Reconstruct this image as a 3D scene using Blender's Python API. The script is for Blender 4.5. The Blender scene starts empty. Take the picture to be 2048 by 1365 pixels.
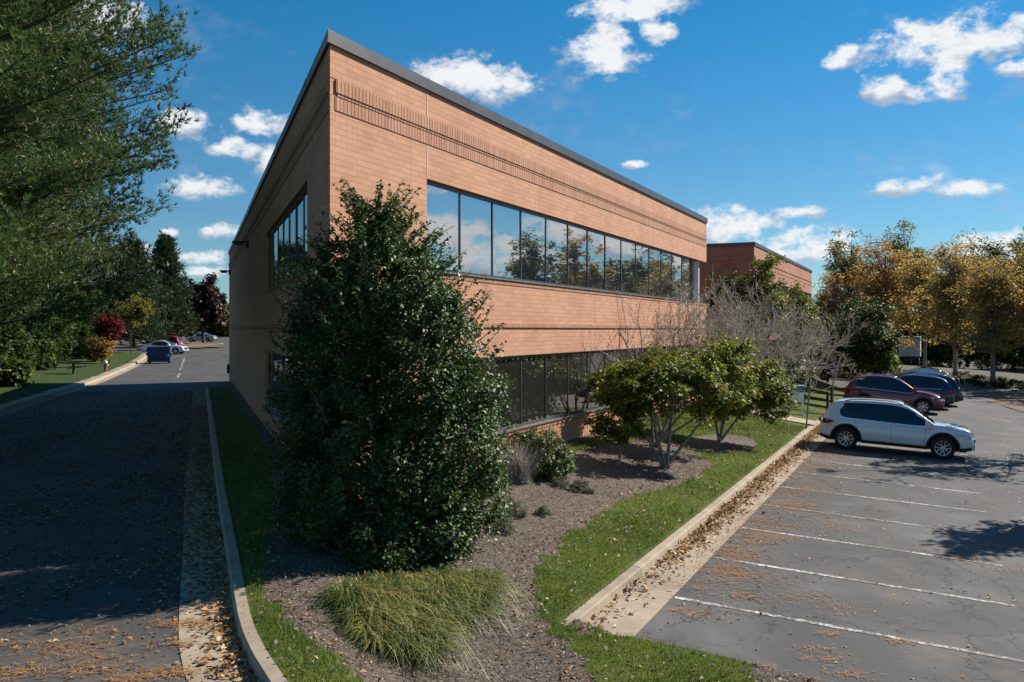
import bpy, math, random
import numpy as np
from mathutils import Vector, Matrix
R = math.radians
rng = np.random.default_rng(7)
random.seed(7)
sc = bpy.context.scene
COL = sc.collection
CAMZ = 2.93
F = 1800.0
AL = R(24.96)
U = np.array([math.sin(AL), math.cos(AL), 0.0])      # along the sunlit front wall, away from the camera
V = np.array([math.cos(AL), -math.sin(AL), 0.0])     # out of that wall, towards the parking lot
BE = R(19.5)
W = np.array([-math.sin(BE), math.cos(BE), 0.0])     # along the shaded side wall
NW = np.array([-math.cos(BE), -math.sin(BE), 0.0])   # out of the shaded wall
C0 = np.array([-2.912, 14.4, 0.0])                   # the sharp corner

# ---------------------------------------------------------------- tagging
def tag(o, label=None, cat=None, group=None, kind=None):
    if label: o['label'] = label
    if cat: o['category'] = cat
    if group: o['group'] = group
    if kind: o['kind'] = kind
    return o

def empty(name, loc, label=None, cat=None, group=None, rz=0.0):
    o = bpy.data.objects.new(name, None)
    o.empty_display_size = .3
    COL.objects.link(o); o.location = loc; o.rotation_euler = (0, 0, rz)
    return tag(o, label, cat, group)

# ---------------------------------------------------------------- mesh helpers
def link(name, me, mat, parent=None):
    o = bpy.data.objects.new(name, me)
    COL.objects.link(o)
    if mat is not None:
        for m in (mat if isinstance(mat, (list, tuple)) else [mat]): me.materials.append(m)
    if parent is not None: o.parent = parent
    return o

def npmesh(name, verts, faces, mat, parent=None, attr=None, smooth=False, uv=None):
    """faces: (M,k) int array; attr: per face float 'rnd'; uv: (M*k,2)"""
    me = bpy.data.meshes.new(name)
    verts = np.asarray(verts, dtype=np.float32); faces = np.asarray(faces, dtype=np.int32)
    n, k = faces.shape
    me.vertices.add(len(verts)); me.vertices.foreach_set('co', verts.ravel())
    me.loops.add(n*k); me.loops.foreach_set('vertex_index', faces.ravel())
    me.polygons.add(n); me.polygons.foreach_set('loop_start', np.arange(0, n*k, k, dtype=np.int32))
    me.update(calc_edges=True)
    if attr is not None:
        a = me.attributes.new('rnd', 'FLOAT', 'FACE'); a.data.foreach_set('value', np.asarray(attr, dtype=np.float32))
    if uv is not None:
        l = me.uv_layers.new(name='UVMap'); l.data.foreach_set('uv', np.asarray(uv, dtype=np.float32).ravel())
    if smooth: me.polygons.foreach_set('use_smooth', np.ones(n, dtype=bool))
    return link(name, me, mat, parent)

class MB:
    def __init__(s): s.v = []; s.f = []; s.uv = []
    def face(s, pts, uv=None):
        i = len(s.v); s.v += [tuple(p) for p in pts]; s.f.append(list(range(i, i+len(pts))))
        s.uv += list(uv) if uv is not None else [(0, 0)]*len(pts)
    def hexa(s, P, uvf=None):
        """P: 8 points, bottom 4 (ccw) then top 4"""
        for q in ((3,2,1,0),(4,5,6,7),(0,1,5,4),(1,2,6,5),(2,3,7,6),(3,0,4,7)):
            pts = [P[i] for i in q]
            s.face(pts, [uvf(p, q) for p in pts] if uvf else None)
    def box(s, c, sz, ax=None):
        c = np.array(c, float)
        ax = ax if ax is not None else np.eye(3)
        h = [np.array(ax[i])*sz[i]/2 for i in range(3)]
        P = [c+sx*h[0]+sy*h[1]+sz_*h[2] for sz_ in (-1, 1) for sx, sy in ((-1,-1),(1,-1),(1,1),(-1,1))]
        s.hexa(P)
    def tube(s, pts, rad, n=8, cap=True):
        pts = [np.array(p, float) for p in pts]
        if not hasattr(rad, '__len__'): rad = [rad]*len(pts)
        base = len(s.v); ref = np.array([.13, .27, .95])
        for i, p in enumerate(pts):
            d = pts[min(i+1, len(pts)-1)]-pts[max(i-1, 0)]; d = d/(np.linalg.norm(d)+1e-9)
            if abs(d@ref) > .9: ref = np.array([1., .1, 0])
            a = np.cross(d, ref); a /= np.linalg.norm(a); b = np.cross(d, a)
            for k in range(n):
                t = 2*math.pi*k/n
                s.v.append(tuple(p+rad[i]*(math.cos(t)*a+math.sin(t)*b)))
        for i in range(len(pts)-1):
            for k in range(n):
                q = [base+i*n+k, base+i*n+(k+1) % n, base+(i+1)*n+(k+1) % n, base+(i+1)*n+k]
                s.f.append(q); s.uv += [(0, 0)]*4
        if cap:
            s.f.append([base+k for k in range(n)][::-1]); s.uv += [(0, 0)]*n
            s.f.append([base+(len(pts)-1)*n+k for k in range(n)]); s.uv += [(0, 0)]*n
    def lathe(s, prof, n=20, o=(0, 0, 0), axis='z'):
        base = len(s.v); o = np.array(o, float)
        for (r, z) in prof:
            for k in range(n):
                t = 2*math.pi*k/n
                if axis == 'z': s.v.append(tuple(o+np.array([r*math.cos(t), r*math.sin(t), z])))
                else: s.v.append(tuple(o+np.array([r*math.cos(t), z, r*math.sin(t)])))
        for i in range(len(prof)-1):
            for k in range(n):
                s.f.append([base+i*n+k, base+i*n+(k+1) % n, base+(i+1)*n+(k+1) % n, base+(i+1)*n+k]); s.uv += [(0, 0)]*4
    def build(s, name, mat, parent=None, smooth=False, uv=False, bevel=0):
        me = bpy.data.meshes.new(name)
        me.from_pydata([tuple(map(float, v)) for v in s.v], [], s.f)
        if uv:
            l = me.uv_layers.new(name='UVMap')
            l.data.foreach_set('uv', np.array(s.uv, dtype=np.float32).ravel())
        if smooth: me.polygons.foreach_set('use_smooth', np.ones(len(me.polygons), dtype=bool))
        me.update()
        o = link(name, me, mat, parent)
        if bevel:
            m = o.modifiers.new('Bevel', 'BEVEL'); m.width = bevel; m.segments = 2; m.limit_method = 'ANGLE'
        return o

# ---------------------------------------------------------------- shader helpers
class NT:
    def __init__(s, tree): s.t = tree; s.n = tree.nodes; s.l = tree.links
    def new(s, typ, **kw):
        n = s.n.new(typ)
        for k, v in kw.items(): setattr(n, k, v)
        return n
    def put(s, sock, val):
        if hasattr(val, 'is_linked') or isinstance(val, bpy.types.NodeSocket): s.l.new(val, sock)
        elif isinstance(val, (tuple, list)) and sock.type == 'RGBA': sock.default_value = (*val[:3], 1)
        else: sock.default_value = val
    def math(s, op, a, b=0.0, c=None, clamp=False):
        n = s.new('ShaderNodeMath', operation=op, use_clamp=clamp)
        s.put(n.inputs[0], a); s.put(n.inputs[1], b)
        if c is not None: s.put(n.inputs[2], c)
        return n.outputs[0]
    def noise(s, vec=None, scale=5., detail=4., rough=.55, out='Fac', dist=0.):
        n = s.new('ShaderNodeTexNoise')
        if vec is not None: s.l.new(vec, n.inputs['Vector'])
        n.inputs['Scale'].default_value = scale; n.inputs['Detail'].default_value = detail
        n.inputs['Roughness'].default_value = rough; n.inputs['Distortion'].default_value = dist
        return n.outputs[out]
    def vor(s, vec=None, scale=5., feature='F1', out='Distance', rnd=1.):
        n = s.new('ShaderNodeTexVoronoi', feature=feature)
        if vec is not None: s.l.new(vec, n.inputs['Vector'])
        n.inputs['Scale'].default_value = scale; n.inputs['Randomness'].default_value = rnd
        return n.outputs[out]
    def ramp(s, fac, stops, interp='LINEAR'):
        n = s.new('ShaderNodeValToRGB'); s.put(n.inputs[0], fac); cr = n.color_ramp; cr.interpolation = interp
        while len(cr.elements) < len(stops): cr.elements.new(.5)
        for e, (p, c) in zip(cr.elements, stops):
            e.position = p; e.color = (*c, 1) if hasattr(c, '__len__') else (c, c, c, 1)
        return n.outputs[0]
    def mix(s, fac, a, b, typ='MIX'):
        n = s.new('ShaderNodeMix', data_type='RGBA', blend_type=typ)
        s.put(n.inputs[0], fac); s.put(n.inputs[6], a); s.put(n.inputs[7], b)
        return n.outputs[2]
    def sstep(s, x, a, b):
        n = s.new('ShaderNodeMapRange', interpolation_type='SMOOTHSTEP')
        s.put(n.inputs[0], x); n.inputs[1].default_value = a; n.inputs[2].default_value = b
        return n.outputs[0]
    def mapping(s, vec, scale=(1, 1, 1), loc=(0, 0, 0), rot=(0, 0, 0)):
        n = s.new('ShaderNodeMapping'); s.l.new(vec, n.inputs[0])
        n.inputs['Scale'].default_value = scale; n.inputs['Location'].default_value = loc; n.inputs['Rotation'].default_value = rot
        return n.outputs[0]
    def bump(s, h, strength=.3, dist=.01):
        n = s.new('ShaderNodeBump'); s.l.new(h, n.inputs['Height'])
        n.inputs['Strength'].default_value = strength; n.inputs['Distance'].default_value = dist
        return n.outputs[0]

def material(name, fn=None, base=(.5, .5, .5), rough=.6, metal=0., spec=.5, coat=0.):
    m = bpy.data.materials.new(name); m.use_nodes = True
    t = NT(m.node_tree); b = m.node_tree.nodes['Principled BSDF']
    b.inputs['Base Color'].default_value = (*base, 1); b.inputs['Roughness'].default_value = rough
    b.inputs['Metallic'].default_value = metal; b.inputs['Specular IOR Level'].default_value = spec
    b.inputs['Coat Weight'].default_value = coat; b.inputs['Coat Roughness'].default_value = .04
    t.geo = t.new('ShaderNodeTexCoord').outputs['Object']
    if fn: fn(t, b)
    return m

def varied(name, a, b, rough=.6, scale=3., metal=0., spec=.5, bump=0., bs=60.):
    """a plain material whose colour drifts between two values"""
    def fn(t, p):
        n = t.noise(t.geo, scale, 5., .6)
        t.l.new(t.mix(t.sstep(n, .3, .7), a, b), p.inputs['Base Color'])
        if bump: t.l.new(t.bump(t.noise(t.geo, bs, 3.), bump, .004), p.inputs['Normal'])
    return material(name, fn, rough=rough, metal=metal, spec=spec)

def leafmat(name, stops, rough=.5, trans=.3, spec=.4, tcol=None):
    m = bpy.data.materials.new(name); m.use_nodes = True
    t = NT(m.node_tree); p = m.node_tree.nodes['Principled BSDF']
    at = t.new('ShaderNodeAttribute', attribute_name='rnd').outputs['Fac']
    c = t.ramp(at, stops)
    t.l.new(c, p.inputs['Base Color']); p.inputs['Roughness'].default_value = rough
    p.inputs['Specular IOR Level'].default_value = spec
    if trans > 0:
        tr = t.new('ShaderNodeBsdfTranslucent')
        t.l.new(t.mix(1.0, c, tcol or (1.5, 1.5, .9), 'MULTIPLY'), tr.inputs[0])
        mx = t.new('ShaderNodeMixShader'); mx.inputs[0].default_value = trans
        t.l.new(p.outputs[0], mx.inputs[1]); t.l.new(tr.outputs[0], mx.inputs[2])
        t.l.new(mx.outputs[0], m.node_tree.nodes['Material Output'].inputs[0])
    return m

# ---------------------------------------------------------------- terrain
LY = [-20, 10, 30, 55, 75, 100, 157, 300, 900]
LZ = [-.34, -.32, -.3, -.2, 0.0, .35, 1.0, 1.6, 2.0]
def zroad(x, y): return np.interp(y, LY, LZ)
def ab(x, y):
    dx = x-C0[0]; dy = y-C0[1]
    return dx*U[0]+dy*U[1], dx*V[0]+dy*V[1]
def pt(a, b, z=0.0): return C0+a*U+b*V+np.array([0, 0, z])
def zlot(b): return -0.643-.055*np.minimum(b, 14.)
def pix(px, py, zf):
    """the point of the terrain zf(x, y) that pixel sees"""
    z = -.5
    for _ in range(12):
        d = (CAMZ-z)*F/(py-660.0); x = (px-1024.0)/F*d
        z = float(zf(x, d))
    return np.array([x, d, z])
# foot of the kerb along the inner side of the drive, far to near
KIN = [pix(px, py, zroad)[:2] for px, py in ((410, 781), (418, 850), (426, 925), (434, 1000), (449, 1100), (462, 1200), (474, 1270), (492, 1320), (516, 1365), (560, 1432), (640, 1520))]
KIN = np.array(KIN)
KIN = np.vstack([KIN, [[-.3, 5.6], [1.2, 4.6]]])
def smooth_path(P, n=8):
    P = np.array(P, float); out = []
    for i in range(len(P)-1):
        p0 = P[max(i-1, 0)]; p1 = P[i]; p2 = P[i+1]; p3 = P[min(i+2, len(P)-1)]
        for k in range(n):
            t = k/n
            out.append(.5*((2*p1)+(-p0+p2)*t+(2*p0-5*p1+4*p2-p3)*t*t+(-p0+3*p1-3*p2+p3)*t**3))
    out.append(P[-1]); return np.array(out)
KINS = smooth_path(KIN, 8)
def distpath(x, y, P):
    x = np.asarray(x, float); y = np.asarray(y, float)
    d = np.full(x.shape, 1e9)
    for i in range(len(P)-1):
        ax, ay = P[i]; bx, by = P[i+1]
        ex, ey = bx-ax, by-ay
        t = np.clip(((x-ax)*ex+(y-ay)*ey)/(ex*ex+ey*ey+1e-12), 0, 1)
        d = np.minimum(d, np.hypot(x-ax-t*ex, y-ay-t*ey))
    return d
def zisl(x, y):
    x = np.asarray(x, float); y = np.asarray(y, float)
    a, b = ab(x, y)
    zb = -.02-.162*np.clip(b, 0, 4.5)**1.0
    # the bed in front of the corner is mounded
    zb = np.where(a < 4, zb+np.clip((4-a)/8, 0, 1)*.045*np.clip(4.5-b, 0, 4), zb)
    zb = np.where(b > 4.5, zlot(4.65)+.14, zb)
    zk = zroad(x, y)+.145
    d = distpath(x, y, KINS)
    t = np.clip((d-.15)/1.6, 0, 1); t = t*t*(3-2*t)
    return zk*(1-t)+zb*t
def inpoly(x, y, P):
    x = np.asarray(x, float); y = np.asarray(y, float)
    c = np.zeros(x.shape, bool); n = len(P); j = n-1
    for i in range(n):
        xi, yi = P[i][:2]; xj, yj = P[j][:2]
        c ^= ((yi > y) != (yj > y)) & (x < (xj-xi)*(y-yi)/(yj-yi+1e-12)+xi)
        j = i
    return c

def grid_sheet(name, x0, x1, y0, y1, step, zf, mat, keep=None, parent=None, dz=0.0):
    xs = np.arange(x0, x1+step*.5, step); ys = np.arange(y0, y1+step*.5, step)
    X, Y = np.meshgrid(xs, ys)
    Z = zf(X, Y)+dz
    n = len(xs); idx = np.arange(X.size).reshape(X.shape)
    q = np.stack([idx[:-1, :-1], idx[:-1, 1:], idx[1:, 1:], idx[1:, :-1]], -1).reshape(-1, 4)
    if keep is not None:
        cx = (X[:-1, :-1]+step/2).ravel(); cy = (Y[:-1, :-1]+step/2).ravel()
        q = q[keep(cx, cy)]
    used = np.unique(q); remap = np.full(X.size, -1); remap[used] = np.arange(len(used))
    Vt = np.stack([X.ravel(), Y.ravel(), Z.ravel()], -1)[used]
    return npmesh(name, Vt, remap[q], mat, parent, smooth=True)

def sweep(mb, path, prof, closed=False):
    """path (N,2or3), prof [(offset to the left normal, dz)], path z added"""
    P = np.array(path, float); base = len(mb.v); n = len(P); m = len(prof)
    for i in range(n):
        d = P[min(i+1, n-1)][:2]-P[max(i-1, 0)][:2]; d /= np.linalg.norm(d)+1e-9
        nn = np.array([-d[1], d[0]])
        for (o, dz) in prof:
            q = P[i][:2]+nn*o; mb.v.append((q[0], q[1], P[i][2]+dz))
    for i in range(n-1):
        for k in range(m-1):
            mb.f.append([base+i*m+k, base+(i+1)*m+k, base+(i+1)*m+k+1, base+i*m+k+1]); mb.uv += [(0, 0)]*4
# ================================================================ materials
def brickfn(c1, c2, mortar=(.37, .225, .155), bw=.3048, rh=.1016, ms=.006):
    def fn(t, p):
        uv = t.new('ShaderNodeUVMap').outputs[0]
        b = t.new('ShaderNodeTexBrick'); t.l.new(uv, b.inputs['Vector'])
        b.inputs['Scale'].default_value = 1; b.inputs['Brick Width'].default_value = bw; b.inputs['Row Height'].default_value = rh
        b.inputs['Mortar Size'].default_value = ms; b.inputs['Mortar Smooth'].default_value = .2; b.inputs['Bias'].default_value = -.15
        b.inputs['Color1'].default_value = (*c1, 1); b.inputs['Color2'].default_value = (*c2, 1); b.inputs['Mortar'].default_value = (*mortar, 1)
        big = t.sstep(t.noise(t.geo, .7, 4.), .35, .7)
        fine = t.noise(t.geo, 70., 4., .7)
        col = t.mix(big, b.outputs['Color'], t.mix(1.0, b.outputs['Color'], (.88, .84, .82), 'MULTIPLY'))
        col = t.mix(t.math('MULTIPLY', fine, .55), col, t.mix(1.0, col, (.72, .68, .66), 'MULTIPLY'))
        # faint run-off stains, streaked downwards
        st = t.noise(t.mapping(t.geo, (2.2, 2.2, .16)), 1., 4.)
        col = t.mix(t.math('MULTIPLY', t.sstep(st, .56, .72), .25), col, (.2, .13, .1))
        t.l.new(col, p.inputs['Base Color'])
        h = t.math('ADD', t.math('MULTIPLY', b.outputs['Fac'], -1.), t.math('MULTIPLY', fine, .3))
        t.l.new(t.bump(h, .6, .006), p.inputs['Normal'])
        p.inputs['Roughness'].default_value = .85
    return fn
M = {}
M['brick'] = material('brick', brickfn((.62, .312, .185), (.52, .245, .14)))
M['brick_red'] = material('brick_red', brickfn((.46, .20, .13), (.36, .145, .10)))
M['soldier'] = material('soldier_brick', brickfn((.56, .275, .155), (.42, .19, .105), mortar=(.045, .025, .018), bw=.1016, rh=.31, ms=.011))
M['coping'] = varied('coping_metal', (.055, .052, .055), (.085, .08, .08), rough=.38, metal=.3, scale=1.2)
M['frame'] = varied('window_frame_metal', (.045, .042, .042), (.07, .066, .064), rough=.4, metal=.3)
M['sillm'] = varied('sill_metal', (.13, .12, .12), (.2, .19, .19), rough=.45, metal=.2)
M['column'] = varied('painted_column', (.55, .56, .58), (.62, .63, .65), rough=.5)
M['sealant'] = varied('joint_sealant', (.5, .45, .4), (.6, .52, .45), rough=.8, scale=8)
def glassfn(base, blinds, ior):
    def fn(t, p):
        g = t.geo
        z = t.new('ShaderNodeSeparateXYZ'); t.l.new(g, z.inputs[0])
        s = t.math('FRACT', t.math('MULTIPLY', z.outputs[2], 18.))
        lines = t.math('MULTIPLY', t.sstep(s, .35, .6), blinds)
        c2 = tuple(v*2.6+.012 for v in base)
        t.l.new(t.mix(lines, base, c2), p.inputs['Base Color'])
        p.inputs['Roughness'].default_value = .015; p.inputs['IOR'].default_value = ior
        n = t.noise(g, .9, 2.)
        t.l.new(t.bump(n, .06, .03), p.inputs['Normal'])
    return fn
M['glass_up'] = material('reflective_glass', glassfn((.018, .024, .03), .25, 6.2), spec=.5)
M['glass_low'] = material('tinted_glass', glassfn((.02, .02, .018), .16, 2.8), spec=.5)

def asphaltfn(c0, c1, stain, crack=.35, patch=0., leafy=0.):
    def fn(t, p):
        g = t.geo
        fine = t.noise(g, 120., 3., .7); mid = t.noise(g, 9., 6., .65); big = t.noise(g, .45, 5., .6)
        col = t.mix(t.sstep(fine, .3, .75), c0, c1)
        col = t.mix(t.math('MULTIPLY', t.sstep(big, .4, .75), .55), col, tuple(v*1.7 for v in c1))
        sp = t.vor(g, 95.)
        col = t.mix(t.math('MULTIPLY', t.math('LESS_THAN', sp, .16), .5), col, (.22, .21, .2))
        s2 = t.math('MULTIPLY', t.sstep(t.noise(t.mapping(g, (1, .55, 1), rot=(0, 0, .43)), .55, 6., .72), .52, .68), t.sstep(mid, .35, .62))
        col = t.mix(t.math('MULTIPLY', s2, stain), col, (.16, .105, .065))
        # cracks: warped cell borders, only in places
        wv = t.new('ShaderNodeVectorMath', operation='ADD'); t.l.new(g, wv.inputs[0])
        wn = t.new('ShaderNodeVectorMath', operation='SCALE'); t.l.new(t.noise(g, 1.4, 5., .7, out='Color'), wn.inputs[0]); wn.inputs[3].default_value = .9
        t.l.new(wn.outputs[0], wv.inputs[1])
        ck = t.vor(wv.outputs[0], .42, 'DISTANCE_TO_EDGE')
        ckm = t.math('MULTIPLY', t.math('LESS_THAN', ck, .006), t.sstep(t.noise(g, .35, 2.), .38, .5))
        ck2 = t.math('MULTIPLY', t.math('LESS_THAN', t.vor(wv.outputs[0], 2.3, 'DISTANCE_TO_EDGE'), .012), t.sstep(t.noise(g, .5, 3.), .55, .62))
        ckm = t.math('MAXIMUM', ckm, ck2)
        col = t.mix(t.math('MULTIPLY', ckm, crack), col, (.012, .012, .012))
        t.l.new(col, p.inputs['Base Color'])
        h = t.math('SUBTRACT', t.math('ADD', fine, t.math('MULTIPLY', mid, .5)), ckm)
        t.l.new(t.bump(h, .45, .006), p.inputs['Normal'])
        p.inputs['Roughness'].default_value = .82
        p.inputs['Specular IOR Level'].default_value = .35
    return fn
M['lot'] = material('lot_asphalt', asphaltfn((.034, .034, .035), (.098, .097, .098), .9, .75))
M['drive'] = material('drive_asphalt', asphaltfn((.044, .042, .042), (.082, .078, .075), .9, .6))
def concretefn(t, p):
    g = t.geo
    n = t.noise(g, 3., 6., .65); f = t.noise(g, 90., 3.)
    col = t.mix(t.sstep(n, .3, .7), (.30, .235, .165), (.43, .35, .26))
    col = t.mix(t.math('MULTIPLY', f, .4), col, (.26, .2, .14))
    col = t.mix(t.math('MULTIPLY', t.sstep(t.noise(g, .8, 5.), .5, .7), .5), col, (.17, .14, .11))
    t.l.new(col, p.inputs['Base Color']); p.inputs['Roughness'].default_value = .85
    t.l.new(t.bump(f, .25, .004), p.inputs['Normal'])
M['concrete'] = material('kerb_concrete', concretefn)
def soilfn(a, b, c, sc_=28.):
    def fn(t, p):
        g = t.geo
        v = t.new('ShaderNodeTexVoronoi'); t.l.new(t.mapping(g, (1, 1.9, 1), rot=(0, 0, .6)), v.inputs['Vector']); v.inputs['Scale'].default_value = sc_
        r = t.new('ShaderNodeSeparateColor'); t.l.new(v.outputs['Color'], r.inputs[0])
        col = t.ramp(r.outputs[0], [(0, a), (.45, b), (.85, b), (1, c)])
        big = t.sstep(t.noise(g, .9, 5.), .35, .7)
        col = t.mix(t.math('MULTIPLY', big, .6), col, t.mix(1., col, (.6, .52, .48), 'MULTIPLY'))
        t.l.new(col, p.inputs['Base Color'])
        h = t.math('ADD', t.math('MULTIPLY', r.outputs[1], .7), t.noise(g, 60., 4.))
        t.l.new(t.bump(h, .9, .02), p.inputs['Normal']); p.inputs['Roughness'].default_value = .9
    return fn
M['mulch'] = material('mulch_ground', soilfn((.05, .037, .028), (.13, .1, .078), (.29, .235, .19)))
M['leaflitter'] = material('leaf_litter', soilfn((.09, .05, .03), (.2, .12, .075), (.34, .22, .13), 9.))
def grassfn(a, b, dry):
    def fn(t, p):
        g = t.geo
        n = t.noise(g, 1.1, 5., .6); f = t.noise(g, 45., 4., .7)
        col = t.mix(t.sstep(n, .35, .65), a, b)
        col = t.mix(t.sstep(f, .3, .75), t.mix(1., col, (.5, .5, .45), 'MULTIPLY'), col)
        col = t.mix(t.math('MULTIPLY', t.sstep(t.noise(g, 2.3, 5., .7), .52, .72), dry), col, (.20, .15, .06))
        t.l.new(col, p.inputs['Base Color']); p.inputs['Roughness'].default_value = .95
        p.inputs['Specular IOR Level'].default_value = .15
        t.l.new(t.bump(f, .9, .03), p.inputs['Normal'])
    return fn
M['grass'] = material('lawn_ground', grassfn((.085, .125, .024), (.14, .17, .034), .75))
M['grassfar'] = material('far_lawn_ground', grassfn((.045, .08, .02), (.07, .11, .025), .35))
def paintfn(t, p):
    g = t.geo
    n = t.noise(g, 14., 6., .75); b = t.noise(g, 1.6, 4.)
    w = t.sstep(t.math('ADD', n, t.math('MULTIPLY', b, .5)), .62, .8)
    t.l.new(t.mix(w, (.62, .60, .56), (.13, .115, .1)), p.inputs['Base Color']); p.inputs['Roughness'].default_value = .75
M['roadpaint'] = material('worn_road_paint', paintfn)
M['seam'] = varied('crack_filler', (.012, .012, .013), (.03, .03, .03), rough=.5)
M['bark'] = varied('grey_bark', (.17, .14, .115), (.3, .26, .22), rough=.9, scale=7, bump=.7, bs=25)
M['barkpale'] = varied('pale_bark', (.17, .14, .115), (.30, .26, .21), rough=.85, scale=6, bump=.5, bs=25)
M['barkdark'] = varied('dark_bark', (.05, .04, .032), (.11, .085, .07), rough=.9, scale=7, bump=.7, bs=20)
M['twig'] = varied('twig_bark', (.32, .28, .24), (.46, .41, .36), rough=.9, scale=5)
M['holly'] = leafmat('holly_leaf', [(0, (.024, .05, .014)), (.5, (.055, .10, .024)), (.85, (.11, .165, .04)), (.95, (.085, .11, .022)), (1, (.34, .2, .02))], rough=.5, trans=.2, spec=.38)
M['magnolia'] = leafmat('evergreen_leaf', [(0, (.06, .09, .016)), (.5, (.135, .165, .028)), (.85, (.24, .23, .04)), (1, (.36, .27, .06))], rough=.52, trans=.32, spec=.3)
M['shrub'] = leafmat('shrub_leaf', [(0, (.035, .06, .014)), (.6, (.085, .125, .028)), (1, (.18, .2, .045))], rough=.45, trans=.22)
M['darkgreen'] = leafmat('dark_green_leaf', [(0, (.022, .042, .011)), (.6, (.055, .088, .02)), (1, (.11, .13, .03))], rough=.6, trans=.25, spec=.2)
M['juniper'] = leafmat('juniper_leaf', [(0, (.10, .12, .075)), (.6, (.16, .18, .12)), (1, (.24, .24, .16))], rough=.7, trans=.15)
M['needles'] = leafmat('pine_needle', [(0, (.05, .09, .032)), (.55, (.105, .17, .06)), (.85, (.19, .25, .085)), (.93, (.16, .12, .035)), (1, (.2, .13, .04))], rough=.45, trans=.2)
M['needlesdark'] = leafmat('dark_needle', [(0, (.026, .045, .022)), (.6, (.055, .088, .038)), (1, (.065, .08, .03))], rough=.5, trans=.15)
M['gold'] = leafmat('golden_leaf', [(0, (.15, .14, .05)), (.4, (.34, .25, .085)), (.8, (.47, .34, .12)), (1, (.40, .2, .06))], rough=.6, trans=.5, spec=.2, tcol=(1.4, 1.3, .9))
M['orange'] = leafmat('orange_leaf', [(0, (.18, .14, .05)), (.4, (.37, .22, .075)), (.8, (.43, .22, .075)), (1, (.46, .3, .11))], rough=.6, trans=.5, spec=.2, tcol=(1.4, 1.25, .9))
M['olive'] = leafmat('olive_leaf', [(0, (.07, .08, .022)), (.5, (.15, .15, .04)), (.85, (.26, .19, .05)), (1, (.36, .2, .06))], rough=.6, trans=.4, spec=.2)
M['redleaf'] = leafmat('red_leaf', [(0, (.07, .012, .014)), (.6, (.15, .022, .025)), (1, (.2, .07, .025))], rough=.5, trans=.3, tcol=(1.4, .9, .8))
M['maroonleaf'] = leafmat('maroon_leaf', [(0, (.018, .012, .012)), (.6, (.05, .024, .022)), (1, (.09, .05, .03))], rough=.5, trans=.15, tcol=(1.2, 1, 1))
M['blade'] = leafmat('grass_blade', [(0, (.055, .09, .014)), (.5, (.12, .175, .026)), (.85, (.16, .22, .04)), (1, (.30, .24, .10))], rough=.5, trans=.3)
M['liriope'] = leafmat('liriope_blade', [(0, (.06, .09, .03)), (.5, (.15, .18, .05)), (.82, (.28, .27, .09)), (1, (.45, .33, .12))], rough=.42, trans=.3)
M['drygrass'] = leafmat('dry_stem', [(0, (.09, .06, .045)), (.6, (.18, .13, .1)), (1, (.28, .21, .16))], rough=.8, trans=.1)
M['fallen'] = leafmat('fallen_leaf', [(0, (.13, .065, .03)), (.35, (.28, .14, .06)), (.7, (.40, .235, .11)), (.88, (.5, .33, .14)), (1, (.55, .45, .25))], rough=.6, trans=.15)
M['fallenpale'] = leafmat('fallen_leaf_dry', [(0, (.12, .08, .055)), (.5, (.24, .165, .12)), (.85, (.42, .32, .24)), (1, (.55, .48, .36))], rough=.6, trans=.1)
M['chips'] = leafmat('bark_chip', [(0, (.04, .028, .022)), (.5, (.12, .09, .07)), (.8, (.26, .2, .16)), (1, (.48, .40, .33))], rough=.85, trans=0)
M['straw'] = leafmat('pine_straw', [(0, (.20, .09, .035)), (.6, (.42, .2, .07)), (1, (.55, .32, .13))], rough=.7, trans=.1)
M['tyre'] = varied('tyre_rubber', (.012, .012, .012), (.022, .022, .022), rough=.8)
M['rim'] = varied('alloy', (.55, .56, .58), (.65, .66, .68), rough=.28, metal=.85)
M['trim'] = varied('black_plastic', (.014, .014, .015), (.025, .025, .026), rough=.6)
M['seamline'] = varied('panel_gap_crease_shade', (.03, .03, .03), (.05, .05, .05), rough=.8)
M['carglass'] = varied('car_glass', (.008, .012, .016), (.012, .018, .022), rough=.03, spec=1.)
M['chrome'] = varied('chrome', (.7, .7, .72), (.8, .8, .82), rough=.12, metal=1.)
M['lamp'] = varied('lamp_lens', (.45, .47, .5), (.6, .62, .66), rough=.06, metal=.5)
M['tail'] = varied('tail_lamp', (.22, .008, .01), (.35, .015, .015), rough=.12)
def paint(name, c, metal=.35):
    def fn(t, p):
        n = t.noise(t.geo, 900., 2.); d = t.noise(t.geo, 2.5, 4.)
        col = t.mix(t.math('MULTIPLY', n, .25), c, tuple(min(1, v*1.25+.01) for v in c))
        col = t.mix(t.math('MULTIPLY', t.sstep(d, .5, .75), .12), col, (.25, .22, .19))
        t.l.new(col, p.inputs['Base Color'])
    return material(name, fn, rough=.32, metal=metal, coat=1.)
M['white'] = paint('white_paint', (.66, .68, .70), .1)
M['red'] = paint('dark_red_paint', (.16, .012, .022))
M['brightred'] = paint('bright_red_paint', (.38, .02, .02))
M['navy'] = paint('navy_paint', (.012, .022, .05))
M['blueblack'] = paint('blue_black_paint', (.010, .018, .034))
M['greyp'] = paint('grey_paint', (.12, .14, .16))
M['darkgrey'] = paint('dark_grey_paint', (.03, .033, .038))
M['silver'] = paint('silver_paint', (.42, .44, .46), .6)
M['bin'] = varied('blue_bin_steel', (.008, .03, .11), (.014, .05, .17), rough=.55, scale=2.5)
M['bindark'] = varied('blue_bin_recess_shade', (.006, .02, .07), (.009, .03, .1), rough=.6)  # darker blue carries the shade of the panel recess
M['blackp'] = varied('black_painted_wood', (.014, .013, .013), (.028, .026, .025), rough=.7)
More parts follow.
